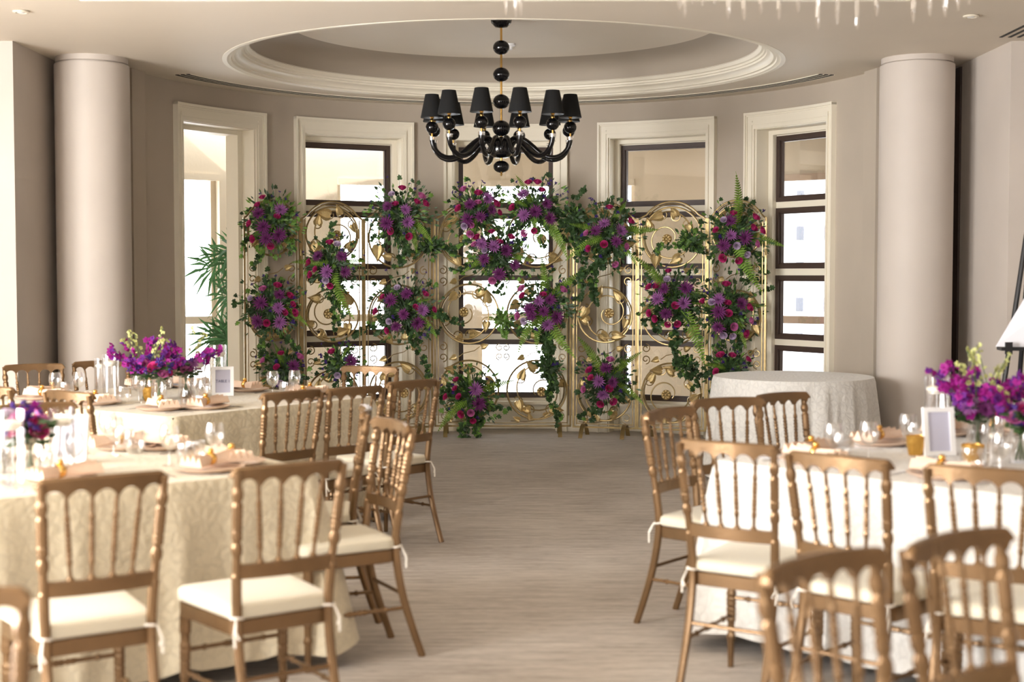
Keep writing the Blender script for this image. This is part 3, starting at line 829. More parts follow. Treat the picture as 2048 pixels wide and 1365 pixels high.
C = cluster
C(548, 445, 56, 'leafy purple and magenta flower cluster at the top of the leftmost screen panel', 4, 4, 0, 3, 210, ferns=((55, 75),), trails=((-60, 60), (-45, 85), (40, 60)), light=.45, sx=.95)
C(545, 612, 62, 'large purple chrysanthemum cluster on the middle of the leftmost screen panel', 4, 5, 1, 10, 190, ferns=((-20, 95),), trails=((-20, 100), (45, 95)), light=.25)
C(572, 738, 46, 'small violet and pink cluster low on the leftmost screen panel', 1, 3, 1, 8, 120, ferns=((110, 60),), trails=((20, 60),), light=.2)
C(668, 530, 52, 'dark purple flower cluster with trailing greenery on the second panel from the left', 3, 3, 2, 8, 130, ferns=((178, 85), (5, 70), (-75, 120)), trails=((0, 120), (15, 100), (-5, -85)), light=.25)
C(683, 728, 42, 'small violet cluster low on the second panel from the left', 1, 2, 1, 10, 90, ferns=((60, 50),), trails=((15, 50),), light=.15, sprays=8)
C(803, 432, 60, 'tall purple and magenta cluster at the top of the third panel from the left', 3, 5, 1, 6, 200, ferns=((-35, 95), (-60, 90)), trails=((-5, 105), (-60, 50), (10, 90)), light=.15, sprays=9)
C(812, 618, 64, 'large purple cluster on the middle of the third panel from the left', 5, 4, 2, 8, 190, ferns=((-35, 95), (20, 60)), trails=((75, 15), (110, 25), (45, 140), (-110, 55)), light=.12)
C(860, 492, 26, 'ivy swag bridging the left screen and the wide screen', 0, 0, 0, 0, 40, trails=((65, -5), (-30, 15), (55, 15)), light=.15, sprays=0)
C(955, 422, 52, 'purple and magenta spray at the top left of the wide screen', 4, 6, 1, 6, 150, ferns=((15, 75), (-100, 75)), trails=((-20, 60), (40, 40)), light=.25, sprays=16)
C(1068, 420, 60, 'big lilac chrysanthemum spray at the top right of the wide screen', 4, 4, 0, 6, 170, ferns=((120, 80), (-50, 125), (160, 60), (-85, 80)), trails=((65, 60), (-60, 50), (90, 40)), light=.22, sprays=16)
C(995, 512, 62, 'purple chrysanthemum cluster at the centre of the wide screen', 5, 4, 1, 10, 150, ferns=((200, 80), (-10, 80)), trails=((-80, 25), (10, 70), (60, -30)), light=.2)
C(1088, 612, 60, 'purple flower cluster at the right middle of the wide screen', 6, 3, 1, 8, 180, ferns=((95, 105), (40, 115), (-125, 110), (-65, 125), (-105, 95)), trails=((0, 100), (15, 165), (20, 90)), light=.18)
C(1005, 640, 20, 'small bright green ivy sprig on the centre of the wide screen', 0, 0, 0, 0, 24, trails=((10, 35),), light=.85, sprays=0)
C(944, 792, 54, 'magenta and violet cluster at the foot of the wide screen', 2, 5, 0, 8, 180, ferns=((-140, 100), (20, 95), (100, 60)), trails=((-15, 85), (20, 85), (-5, 92), (70, 30), (-70, -10)), light=.2, sprays=10)
C(1098, 735, 22, 'ivy trail hanging down the right edge of the wide screen', 0, 0, 0, 2, 40, trails=((-10, -70), (8, 60), (12, 110)), light=.12, sprays=0)
C(1213, 472, 62, 'dark magenta cluster atop the first panel right of the wide screen', 3, 5, 0, 10, 210, ferns=((5, 105), (165, 85), (205, 100), (60, 80), (-40, 90)), trails=((-55, 100), (-25, 130), (-35, 125), (25, 60)), light=.08, sprays=10)
C(1148, 440, 24, 'ivy swag bridging the wide screen and the right screen', 0, 0, 0, 0, 60, trails=((10, -60), (5, 60), (20, 150), (-60, -30)), light=.08, sprays=0)
C(1213, 762, 52, 'lilac and magenta cluster low on the panel just right of the wide screen', 3, 5, 0, 8, 160, ferns=((125, 115), (40, 95), (-25, 90)), trails=((-45, 70), (-30, 80), (30, 40)), light=.08, sprays=8)
C(1345, 598, 60, 'large purple and magenta cluster on the middle panel of the right screen', 4, 6, 1, 10, 210, ferns=((135, 125), (-60, 150), (10, 75)), trails=((-40, 70), (10, 130), (50, 40), (-50, 40)), light=.1, sprays=9)
C(1378, 482, 26, 'small ivy sprig inside the top ring of the middle panel of the right screen', 0, 0, 0, 0, 44, trails=((-65, 20), (30, 30)), light=.35, sprays=0)
C(1370, 730, 18, 'ivy trail across the bottom ring of the middle panel of the right screen', 0, 0, 0, 0, 30, trails=((-20, -50), (25, 45), (45, 20)), light=.08, sprays=0)
C(1466, 470, 60, 'dark purple cluster with a tall upright fern on the rightmost screen panel', 3, 6, 3, 6, 190, ferns=((92, 125), (-15, 105), (-70, 130)), trails=((65, 20), (70, 70), (55, 100)), light=.12, sprays=5)
C(1452, 620, 62, 'mauve and lavender rose cluster on the middle of the rightmost screen panel', 3, 6, 3, 8, 200, ferns=((-60, 90), (5, 80), (170, 75)), trails=((75, -40), (20, 80), (-10, 90)), light=.15, sprays=6)
C(1455, 738, 44, 'small magenta and violet cluster low on the rightmost screen panel', 0, 5, 0, 8, 110, ferns=((170, 60),), trails=((-30, 50),), light=.15)

# ------------------------------------------------------------------ palm on the terrace
pm = empty('potted_palm', (-2.58, 13.75, -.12), 0, 'fan-leaved potted palm outside the leftmost opening', 'plant')
b = MB(); b.lathe([(.001, 0), (.15, 0), (.19, .3), (.21, .32), (.21, .36), (.18, .36), (.17, .33), (.001, .33)], 20); b.build('pot', M['pot'], pm)
cane = MB()
fan = MB()
L_ = 1
for k in range(7):
    a = 2 * pi * k / 7; cane.tube([(.05 * cos(a), .05 * sin(a), .3), (.10 * cos(a), .10 * sin(a), 1.0 + .12 * k)], .012, 6)
cane.build('cane', M['stem'], pm)
for k in range(9):
    a = R(-14) - 2 * R(8) * k; 
    pass
for k in range(9):
    a = R(-80 + 20 * k)
    s_ = Vector((0, 1, 0)); 
    for j in range(3):
        pass
fl = MB()
for k in range(11):
    th = R(-95 + 19 * k); d = Vector((cos(th), .25 * sin(3 * k), sin(th)))
    s_ = Vector((-sin(th), 0, cos(th)))
    L = .34 * (1 - .25 * abs(k - 5) / 5)
    p1 = d * L * .5; p2 = d * L; p2.z -= .05
    fl.add([(0, 0, 0), tuple(p1 + s_ * .014), tuple(p2), tuple(p1 - s_ * .014)], [(0, 1, 2, 3)])
FANM = fl.mesh('palm_leaf', M['palm'], False)
for k in range(46):
    a = random.uniform(0, 2 * pi); z = .75 + 1.15 * random.random(); r_ = random.uniform(.06, .34)
    link('palm_leaf', FANM, pm, (r_ * cos(a), r_ * sin(a), z), rot=(random.uniform(-.3, .3), random.uniform(-.1, .6), a), sc=random.uniform(.85, 1.15))

# ------------------------------------------------------------------ chairs
def beads(z0, z1, zz_, base, amp, spec):
    out = []
    for z in zz_:
        r_ = base
        for c_, w_, a_ in spec:
            d = abs(z - c_) / w_
            if d < 1: r_ += a_ * sqrt(1 - d * d)
        out.append(r_)
    return out
def bead_spec(lo, hi, a):
    L = hi - lo; mid = (lo + hi) / 2; s = []
    for q in (-3, -2, -1, 0, 1, 2, 3): s.append((mid + q * .0165, .0082, a))
    s += [(mid + .36 * L, .018, a * 1.1), (mid - .36 * L, .018, a * 1.1)]
    return s
def make_chair():
    P = {}
    # rear posts: sabre leg and raked back in one piece
    prof = [(.170, -.300, 0), (.168, -.262, .11), (.167, -.222, .24), (.167, -.198, .36), (.168, -.190, .46), (.174, -.202, .58), (.183, -.228, .74), (.192, -.256, .905)]
    pts = smooth_pts(prof, 34)
    rad = []
    for p in pts:
        z = p.z; r_ = .0155 + .002 * min(1, max(0, (z) / .4))
        if z > .58:
            r_ = .0140
            for c_, w_, a_ in bead_spec(.63, .87, .0050):
                d = abs(z - c_) / w_
                if d < 1: r_ += a_ * sqrt(1 - d * d)
        rad.append(r_)
    b = MB()
    b2 = MB()
    b.tube(pts, rad, 8); P['post_r'] = b.mesh('back_post', M['gold'])
    b2.tube([(-p.x, p.y, p.z) for p in pts], rad, 8); P['post_l'] = b2.mesh('back_post', M['gold'])
    # crest rail
    def yb(x, z): return -.190 - (z - .46) * .152 - .030 * (1 - (x / .2) ** 2) + .022
    sp_top = [-.116, -.039, .039, .116]; marks = [-.192] + sp_top + [.192]
    b = MB(); n = 60; vs = []
    for i in range(n + 1):
        x = -.207 + .414 * i / n
        e = max(0, (abs(x) - .182) / .025)
        zt = .922 - .004 * (x / .2) ** 2 - .020 * e * e
        # scallops
        k = 0; zb_ = .874
        for a_, c_ in zip(marks, marks[1:]):
            if a_ <= x <= c_:
                t = (x - a_) / (c_ - a_); zb_ = .846 + .036 * sqrt(max(0, 1 - (2 * t - 1) ** 2))
        if abs(x) > .192: zb_ = .868 + .03 * e
        zb_ = min(zb_, zt - .012)
        y = yb(x, .9)
        for (yy, z) in ((y - .012, zb_), (y + .012, zb_), (y + .013, zt - .007), (y + .006, zt), (y - .006, zt), (y - .013, zt - .007)):
            vs.append((x, yy, z))
    m = 6; fs = []
    for i in range(n):
        for k in range(m):
            l = (k + 1) % m; fs.append((i * m + k, i * m + l, (i + 1) * m + l, (i + 1) * m + k))
    fs += [tuple(range(m))[::-1], tuple(n * m + k for k in range(m))]
    # wind the faces outward
    b.add(vs, [f[::-1] for f in fs]); P['crest'] = b.mesh('crest_rail', M['gold'])
    # lower back rail
    b = MB(); vs = []; n = 24
    for i in range(n + 1):
        x = -.172 + .344 * i / n; y = yb(x, .59) - .006
        q = abs((i / n * 5) % 1 - .5) * 2
        for (yy, z) in ((y - .010, .568), (y + .010, .568), (y + .011, .612 + .003 * q), (y - .011, .612 + .003 * q)): vs.append((x, yy, z))
    fs = []
    for i in range(n):
        for k in range(4):
            l = (k + 1) % 4; fs.append((i * 4 + k, (i + 1) * 4 + k, (i + 1) * 4 + l, i * 4 + l))
    b.add(vs, fs); P['lower'] = b.mesh('lower_rail', M['gold'])
    P['sp'] = []
    for x in sp_top:
        xb = x * .83; p0 = Vector((xb, yb(xb, .6) - .004, .608)); p1 = Vector((x, yb(x, .86), .858)); pts = []; rad = []
        for i in range(56):
            t = i / 55; pts.append(p0.lerp(p1, t)); r_ = .0066
            for c_, w_, a_ in [(.5 + q, .026, .0042) for q in (-.18, -.12, -.06, 0, .06, .12, .18)] + [(.76, .05, .0035), (.24, .05, .0035), (.03, .035, .006), (.90, .04, .001)]:
                d = abs(t - c_) / w_
                if d < 1: r_ += a_ * sqrt(1 - d * d)
            rad.append(r_)
        b = MB(); b.tube(pts, rad, 7); P['sp'].append(b.mesh('spindle', M['gold']))
    # seat frame (trapezoid with bowed front), cushion
    def outline(grow=0, n=8):
        pts = [(-.182 - grow, -.185 - grow), (.182 + grow, -.185 - grow)]
        out = []
        c = [(-.178, -.180), (.178, -.180), (.208, .195), (-.208, .195)]; r_ = .035 + grow
        cen = [(-.178 + .03, -.18 + .03), (.178 - .03, -.18 + .03), (.208 - .035, .195 - .035), (-.208 + .035, .195 - .035)]
        for q, (x, y) in enumerate(cen):
            a0 = 180 + 90 * q
            for i in range(6):
                a = R(a0 + 90 * i / 5); out.append((x + r_ * cos(a), y + r_ * sin(a)))
        # bow the front
        return [(x, y + (.018 * (1 - (x / .21) ** 2) if y > .15 else 0)) for x, y in out]
    def slab(levels):
        b = MB(); vs = []; n = None
        for g, z in levels:
            o_ = outline(g); n = len(o_); vs += [(x, y, z) for x, y in o_]
        fs = []
        for i in range(len(levels) - 1):
            for k in range(n):
                l = (k + 1) % n; fs.append((i * n + k, i * n + l, (i + 1) * n + l, (i + 1) * n + k))
        zt_ = levels[-1][1]; base = (len(levels) - 1) * n
        for q_, zq in ((.72, .003), (.36, .005)):
            o_ = [(vs[base + k][0] * q_, vs[base + k][1] * q_ + .004) for k in range(n)]; o2 = len(vs)
            vs += [(x, y, zt_ + zq * (levels[0][1] > .43)) for x, y in o_]
            pb = o2 - n
            fs += [(pb + k, pb + (k + 1) % n, o2 + (k + 1) % n, o2 + k) for k in range(n)]
        fs += [tuple(range(n))[::-1], tuple(o2 + k for k in range(n))]
        return b.add(vs, fs)
    P['frame'] = slab([(-.006, .385), (0, .388), (0, .432), (-.006, .436)]).mesh('seat_frame', M['gold'])
    P['cushion'] = slab([(-.004, .437), (.006, .444), (.008, .460), (.004, .474), (-.006, .481), (-.014, .483)]).mesh('cushion', M['cushion'])
    # front legs, turned
    for s_, nme in ((-1, 'fl'), (1, 'fr')):
        n = 70; pts = []; rad = []
        for i in range(n + 1):
            z = .392 * i / n; pts.append((s_ * (.186 + .004 * (1 - z / .39)), .172 + .006 * (1 - z / .39), z))
            r_ = .0125 + .006 * (z / .39)
            for c_ in (.185, .205, .225, .245, .265, .285, .12, .335, .352):
                d = abs(z - c_) / .010
                if d < 1: r_ += .0045 * sqrt(1 - d * d)
            if z > .36: r_ = .021
            rad.append(r_)
        b = MB(); b.tube(pts, rad, 8); P[nme] = b.mesh('front_leg', M['gold'])
    def stretch(p0, p1, beads_=True):
        p0 = Vector(p0); p1 = Vector(p1); pts = []; rad = []
        for i in range(41):
            t = i / 40; pts.append(p0.lerp(p1, t)); r_ = .0078
            for c_ in ((.42, .47, .53, .58, .2, .8) if beads_ else ()):
                d = abs(t - c_) / .022
                if d < 1: r_ += .0045 * sqrt(1 - d * d)
            rad.append(r_)
        b = MB(); b.tube(pts, rad, 7); return b.mesh('stretcher', M['gold'])
    P['st'] = [stretch((.189, .175, .20), (.168, -.228, .20)), stretch((-.189, .175, .20), (-.168, -.228, .20)), stretch((-.189, .176, .27), (.189, .176, .27)), stretch((-.168, -.218, .255), (.168, -.218, .255), False)]
    # ties of the cushion around the back posts
    ties = []
    for s_ in (-1, 1):
        b = MB(); c_ = Vector((s_ * .168, -.19, .447))
        b.tube([c_ + Vector((.022 * cos(2 * pi * k / 12), .022 * sin(2 * pi * k / 12), .002 * sin(k))) for k in range(12)], .0038, 5, closed=True)
        for e in (Vector((s_ * .014, -.015, -.085)), Vector((s_ * .002, -.022, -.06))):
            b.tube([c_ + Vector((s_ * .012, -.018, 0)), c_ + Vector((s_ * .022, -.03, -.02)) + e * .3, c_ + e + Vector((s_ * .01, -.02, 0))], [.0025, .0035, .004], 5)
        ties.append(b.mesh('tie', M['tie']))
    P['ties'] = ties
    return P
CP = make_chair()
def chair(cx, cy, fx, fy, label, ties=True):
    """cx,cy = middle of the crest rail on the plan, f = facing direction"""
    l = sqrt(fx * fx + fy * fy); fx /= l; fy /= l
    rz = atan2(-fx, fy)
    t = empty('banquet_chair', (cx + fx * .262, cy + fy * .262, 0), rz, label, 'chair', 'gold banquet chairs with ivory cushions'); t.scale = (.94, 1, 1)
    link('back_post', CP['post_r'], t); link('back_post', CP['post_l'], t); link('crest_rail', CP['crest'], t); link('lower_rail', CP['lower'], t)
    for m in CP['sp']: link('spindle', m, t)
    link('seat_frame', CP['frame'], t)
    cu = link('cushion', CP['cushion'], t)
    if ties:
        for m in CP['ties']: link('tie', m, cu)
    link('front_leg', CP['fl'], t); link('front_leg', CP['fr'], t)
    for m in CP['st']: link('stretcher', m, t)
    return t
chair(-1.09, 2.60, .3, -.95, 'gold chair cut off at the bottom left corner, its crest rail brightly lit')
chair(-1.18, 4.10, -.55, .83, 'left one of the two large gold chairs seen from behind at bottom left')
chair(-.675, 4.36, -.58, .81, 'right one of the two large gold chairs seen from behind at bottom left')
chair(-.46, 5.66, -.88, -.45, 'gold chair turned left with its sunlit crest, nearest the aisle on the left')
chair(-.63, 6.22, -1, -.12, 'gold chair seen nearly edge-on behind the sunlit aisle chair on the left')
chair(-1.085, 7.09, -.74, .67, 'gold chair back standing left in the row along the left rear table')
chair(-.80, 7.36, -.72, .69, 'gold chair back standing middle in the row along the left rear table')
chair(-.53, 7.82, -.74, .67, 'gold chair back standing right in the row along the left rear table, beside the aisle')
chair(-.90, 9.05, -.25, -.97, 'gold chair facing the camera at the far end of the left rear table')
chair(-3.12, 9.25, .47, -.88, 'gold chair against the dark corner left of the left column')
chair(-2.78, 9.60, .47, -.88, 'gold chair in front of the left column')
chair(-2.23, 7.08, .6, .8, 'gold chair at the near end of the left rear table, right one of two')
chair(-2.74, 7.42, .6, .8, 'gold chair cut by the left picture edge by the left rear table')
chair(-2.17, 6.42, .6, -.8, 'gold chair facing the camera behind the left front table')
chair(.665, 6.17, .77, -.60, 'gold chair beside the aisle at the left corner of the right table, seat turned right')
chair(1.01, 6.70, .37, -.93, 'gold chair facing the camera behind the right table, left of two')
chair(1.31, 6.98, .62, -.78, 'gold chair facing the camera behind the right table, in front of the round table')
chair(.74, 4.92, .56, .83, 'gold chair with its back to the camera beside the aisle on the right')
chair(1.04, 4.56, .70, .71, 'gold chair with its back to the camera, middle of three along the right table')
chair(1.43, 4.26, .50, .86, 'gold chair with its back to the camera, rightmost of three along the right table')
chair(.635, 2.93, .62, -.78, 'blurred gold chair in the near right foreground, left of two')
chair(.985, 3.17, .62, -.78, 'blurred gold chair in the near right foreground, right of two')
chair(1.42, 3.50, .62, -.78, 'gold chair cut off at the right picture edge in the foreground')

# ------------------------------------------------------------------ tables and cloths
def cloth_mesh(per, ztop, hem, m, folds, amp, flare, corner=None, seed=0, name='tablecloth'):
    """per: list of (x, y, nx, ny, c) where c is cornerness 0..1"""
    rnd = random.Random(seed); n = len(per); b = MB(); vs = []
    ph = [rnd.uniform(0, 6.28) for _ in range(4)]
    levels = [0, .012, .05, .14, .26, .40, .55, .70, .85, 1.0]
    for li, t in enumerate(levels):
        for i, (x, y, nx, ny, c) in enumerate(per):
            s_ = 2 * pi * i / n
            w_ = .5 * sin(folds * s_ + ph[0]) + .3 * sin(folds * 1.62 * s_ + ph[1] + 1.1 * t) + .2 * sin(folds * 2.7 * s_ + ph[2])
            g = t ** .8
            off = .008 * min(1, t * 20) + flare * g + amp * g * w_ + (corner or 0) * c * g
            z = ztop - (ztop - hem) * t - (0 if li else -.0)
            if t == 0: off = 0
            vs.append((x + nx * off, y + ny * off, z + (.02 * g * w_ if t == 1.0 else 0)))
    fs = []
    for i in range(len(levels) - 1):
        for k in range(n):
            l = (k + 1) % n; fs.append((i * n + k, (i + 1) * n + k, (i + 1) * n + l, i * n + l))
    cx = sum(p[0] for p in per) / n; cy = sum(p[1] for p in per) / n
    o_ = len(vs); vs.append((cx, cy, ztop + .001)); fs += [(k, (k + 1) % n, o_) for k in range(n)]
    b.add(vs, fs)
    me = b.mesh(name, m); return me
def rect_per(hx, hy, r_=.05, step=.022):
    out = []
    sides = [((hx, -hy), (hx, hy), (1, 0)), ((hx, hy), (-hx, hy), (0, 1)), ((-hx, hy), (-hx, -hy), (-1, 0)), ((-hx, -hy), (hx, -hy), (0, -1))]
    for si, (p, q, nn) in enumerate(sides):
        L = sqrt((q[0] - p[0]) ** 2 + (q[1] - p[1]) ** 2); d = ((q[0] - p[0]) / L, (q[1] - p[1]) / L); k = int((L - 2 * r_) / step)
        for i in range(k + 1):
            t = r_ + (L - 2 * r_) * i / k
            out.append((p[0] + d[0] * t, p[1] + d[1] * t, nn[0], nn[1], max(0, 1 - min(t, L - t) / .22) ** 2 * .8))
        cx, cy = q[0] - (d[0] + nn[0]) * r_, q[1] - (d[1] + nn[1]) * r_
        a0 = atan2(nn[1], nn[0])
        for i in range(1, 7):
            a = a0 + (pi / 2) * i / 7; out.append((cx + r_ * cos(a), cy + r_ * sin(a), cos(a), sin(a), 1))
    return out
def square_table(cx, cy, rz, hx, hy, tname, mcloth, seed):
    t = empty('banquet_table', (cx, cy, 0), rz, 'dark-legged banquet table under the lace cloth, ' + tname, 'table')
    b = MB(); b.box(-hx, hx, -hy, hy, .725, .750); b.build('tabletop', M['black_metal'], t, smooth=False)
    for sx in (-1, 1):
        for sy in (-1, 1):
            b = MB(); b.box(sx * (hx - .30) - .02, sx * (hx - .30) + .02, sy * (hy - .30) - .02, sy * (hy - .30) + .02, 0, .725); b.build('leg', M['black_metal'], t, smooth=False)
    me = cloth_mesh(rect_per(hx + .006, hy + .006), .757, .075, mcloth, 19, .032, .040, .11, seed)
    o = link('tablecloth', me, None, (cx, cy, 0), rz); tag(o, 'ivory lace cloth falling in folds over the ' + tname, 'tablecloth')
    return t
TAB = {'lf': (-1.85, 5.36, R(36.9), .90, .62, 'left front table'), 'lr': (-2.03, 8.58, R(53.1), .775, .90, 'left rear table'), 'rt': (2.10, 5.68, R(-46), .90, .92, 'right table')}
for i, (k, v) in enumerate(TAB.items()): square_table(*v, M['clothw'] if k == 'rt' else M['cloth'], i + 3)
# round table by the right column
t = empty('round_table', (2.07, 10.45, 0), 0, 'round table beneath the white lace cloth by the right column', 'table')
b = MB(); b.lathe([(.001, .725), (.57, .725), (.575, .735), (.57, .748), (.001, .748)], 40); b.build('tabletop', M['black_metal'], t)
b = MB(); b.lathe([(.001, 0), (.3, 0), (.28, .03), (.05, .05), (.04, .72), (.001, .72)], 20); b.build('pedestal', M['black_metal'], t)
per = [(.58 * cos(2 * pi * i / 220), .58 * sin(2 * pi * i / 220), cos(2 * pi * i / 220), sin(2 * pi * i / 220), 0) for i in range(220)]
o = link('tablecloth', cloth_mesh(per, .755, .02, M['clothw'], 19, .040, .055, 0, 9), None, (2.07, 10.45, 0), 0)
tag(o, 'white lace cloth falling to the floor over the round table by the right column', 'tablecloth')

# ------------------------------------------------------------------ table settings
def lathe_me(name, prof_, m, seg=20): b = MB(); b.lathe(prof_, seg); return b.mesh(name, m)
PLATE = lathe_me('dinner_plate', [(.001, .004), (.09, .004), (.095, .0), (.10, .003), (.135, .016), (.137, .019), (.134, .020), (.098, .008), (.001, .008)], M['plate'], 32)
BOWL = lathe_me('dessert_dish', [(.001, 0), (.035, 0), (.04, .01), (.075, .045), (.082, .06), (.079, .06), (.07, .045), (.035, .014), (.001, .012)], M['white'], 24)
WINE_B = lathe_me('bowl', [(.004, .075), (.016, .08), (.036, .10), (.044, .13), (.042, .165), (.036, .192), (.0345, .192), (.040, .165), (.0415, .13), (.034, .103), (.014, .084)], M['glass'], 20)
WINE_S = lathe_me('glass_stem', [(.036, 0), (.036, .003), (.010, .007), (.0045, .02), (.004, .075)], M['glass'], 16)
TUMB = lathe_me('tumbler', [(.001, 0), (.028, 0), (.040, .02), (.045, .05), (.040, .095), (.0385, .095), (.043, .05), (.038, .022), (.026, .006), (.001, .006)], M['glass'], 20)
def napkin_meshes():
    b = MB()
    for s_, L, wd in ((1, .12, .055), (-1, .085, .050)):
        vs = []; n = 9
        for j in range(5):
            t = j / 4; wj = .014 + (wd - .014) * t ** .8
            for i in range(n):
                q = i / (n - 1) * 2 - 1
                vs.append((s_ * (.012 + L * t), q * wj, .020 + (.010 * t + .004) * (1 if i % 2 else -1) + .012 * (1 - q * q)))
            for i in range(n):
                q = 1 - i / (n - 1) * 2
                vs.append((s_ * (.012 + L * t), q * wj * .9, .004))
        m = 2 * n; fs = []
        for j in range(4):
            for k in range(m):
                l = (k + 1) % m; f = (j * m + k, j * m + l, (j + 1) * m + l, (j + 1) * m + k); fs.append(f if s_ < 0 else f[::-1])
        fs += [tuple(range(m)), tuple(4 * m + k for k in range(m))]
        b.add(vs, fs)
    b.tube([(-.015, 0, .02), (.015, 0, .02)], .014, 8)
    r_ = MB(); r_.lathe([(.018, -.012), (.022, -.008), (.023, 0), (.022, .008), (.018, .012), (.015, 0), (.018, -.012)], 18, (0, 0, .022), Matrix.Rotation(pi / 2, 3, 'Y'))
    r_.ball((0, 0, .050), .013, .010, 10, 6)
    return b.mesh('napkin', M['napkin']), r_.mesh('napkin_ring', M['polished'])
NAP, RING = napkin_meshes()
def cutlery():
    f = MB(); f.box(-.004, .004, -.10, .02, 0, .003); f.box(-.012, .012, .02, .045, 0, .003)
    for x in (-.0105, -.0035, .0035, .0105): f.box(x - .0015, x + .0015, .045, .095, 0, .003)
    k = MB(); k.box(-.006, .006, -.11, .0, 0, .005); k.add([(-.006, 0, 0), (.009, 0, 0), (.010, .08, 0), (.002, .115, 0), (-.006, .11, 0), (-.006, 0, .002), (.009, 0, .002), (.010, .08, .002), (.002, .115, .002), (-.006, .11, .002)], [(4, 3, 2, 1, 0), (5, 6, 7, 8, 9), (0, 1, 6, 5), (1, 2, 7, 6), (2, 3, 8, 7), (3, 4, 9, 8), (4, 0, 5, 9)])
    return f.mesh('fork', M['silver'], False), k.mesh('knife', M['silver'], False)
FORK, KNIFE = cutlery()
ZT_ = .7585
def world_of(tab, x, y):
    cx, cy, rz = TAB[tab][:3]; return (cx + x * cos(rz) - y * sin(rz), cy + x * sin(rz) + y * cos(rz))
SIDES = {'lf': {(0, -1): 'near side', (1, 0): 'aisle side', (0, 1): 'far side', (-1, 0): 'outer side'},
         'lr': {(0, -1): 'aisle side', (1, 0): 'window end', (0, 1): 'column side', (-1, 0): 'near end'},
         'rt': {(0, -1): 'aisle corner side', (1, 0): 'near side', (0, 1): 'far side', (-1, 0): 'round-table side'}}
SIDES['rt'] = {(0, -1): 'near side', (-1, 0): 'aisle side', (0, 1): 'far side', (1, 0): 'outer side'}
SLOT = {2: ['first', 'second'], 3: ['first', 'middle', 'last']}
def setting(tab, nx, ny, u, where):
    hx, hy = TAB[tab][3:5]; rz = TAB[tab][2]
    ex, ey = nx * hx + (u if nx == 0 else 0), ny * hy + (u if ny == 0 else 0)
    a = rz + atan2(-nx, ny) + pi     # local frame: +y points to the table centre
    tx, ty = -ny, nx
    def L(inn, side): return (ex - nx * inn + tx * side, ey - ny * inn + ty * side)
    rnd = random.Random(hash((tab, nx, ny, int(u * 100))) & 0xffff)
    rnd = random.Random(int((u + 3) * 1000) + nx * 7 + ny * 13 + len(tab) * 3 + ord(tab[0]))
    p = world_of(tab, *L(.20, 0)); o = link('dinner_plate', PLATE, None, (*p, ZT_), 0); tag(o, 'blush dinner plate at the ' + where, 'plate', 'blush dinner plates')
    q = world_of(tab, *L(.20 + rnd.uniform(-.02, .02), rnd.uniform(-.02, .02)))
    nk = link('napkin', NAP, None, (q[0], q[1], ZT_ + .020), a + rnd.uniform(-.4, .4), sc=1.1); tag(nk, 'blush napkin in gold ring at the ' + where, 'napkin', 'blush napkins in gold rings')
    link('napkin_ring', RING, nk)['label'] = 'gold ring'
    q = world_of(tab, *L(.20, -.175)); o = link('fork', FORK, None, (*q, ZT_), a); tag(o, 'silver fork at the ' + where, 'fork', 'silver forks')
    q = world_of(tab, *L(.20, .175)); o = link('knife', KNIFE, None, (*q, ZT_), a); tag(o, 'silver knife at the ' + where, 'knife', 'silver knives')
    q = world_of(tab, *L(.40, .12)); g = empty('wine_glass', (*q, ZT_), 0, 'stemmed wine glass at the ' + where, 'glass', 'wine glasses'); link('bowl', WINE_B, g); link('glass_stem', WINE_S, g); g.scale = (.86, .86, .82)
    q = world_of(tab, *L(.37, .02)); o = link('tumbler', TUMB, None, (*q, ZT_), 0); tag(o, 'clear stemless glass at the ' + where, 'glass', 'clear stemless glasses')
for tab in TAB:
    hx, hy = TAB[tab][3:5]
    for (nx, ny), sn in SIDES[tab].items():
        L = hy if ny == 0 else hx
        us = [-.56, 0, .56] if L > .85 else [-.38, .38] if L > .7 else [-.32, .32]
        for k, u in enumerate(us):
            setting(tab, nx, ny, u, '%s place, %s of the %s' % (SLOT[len(us)][k], sn, TAB[tab][5]))

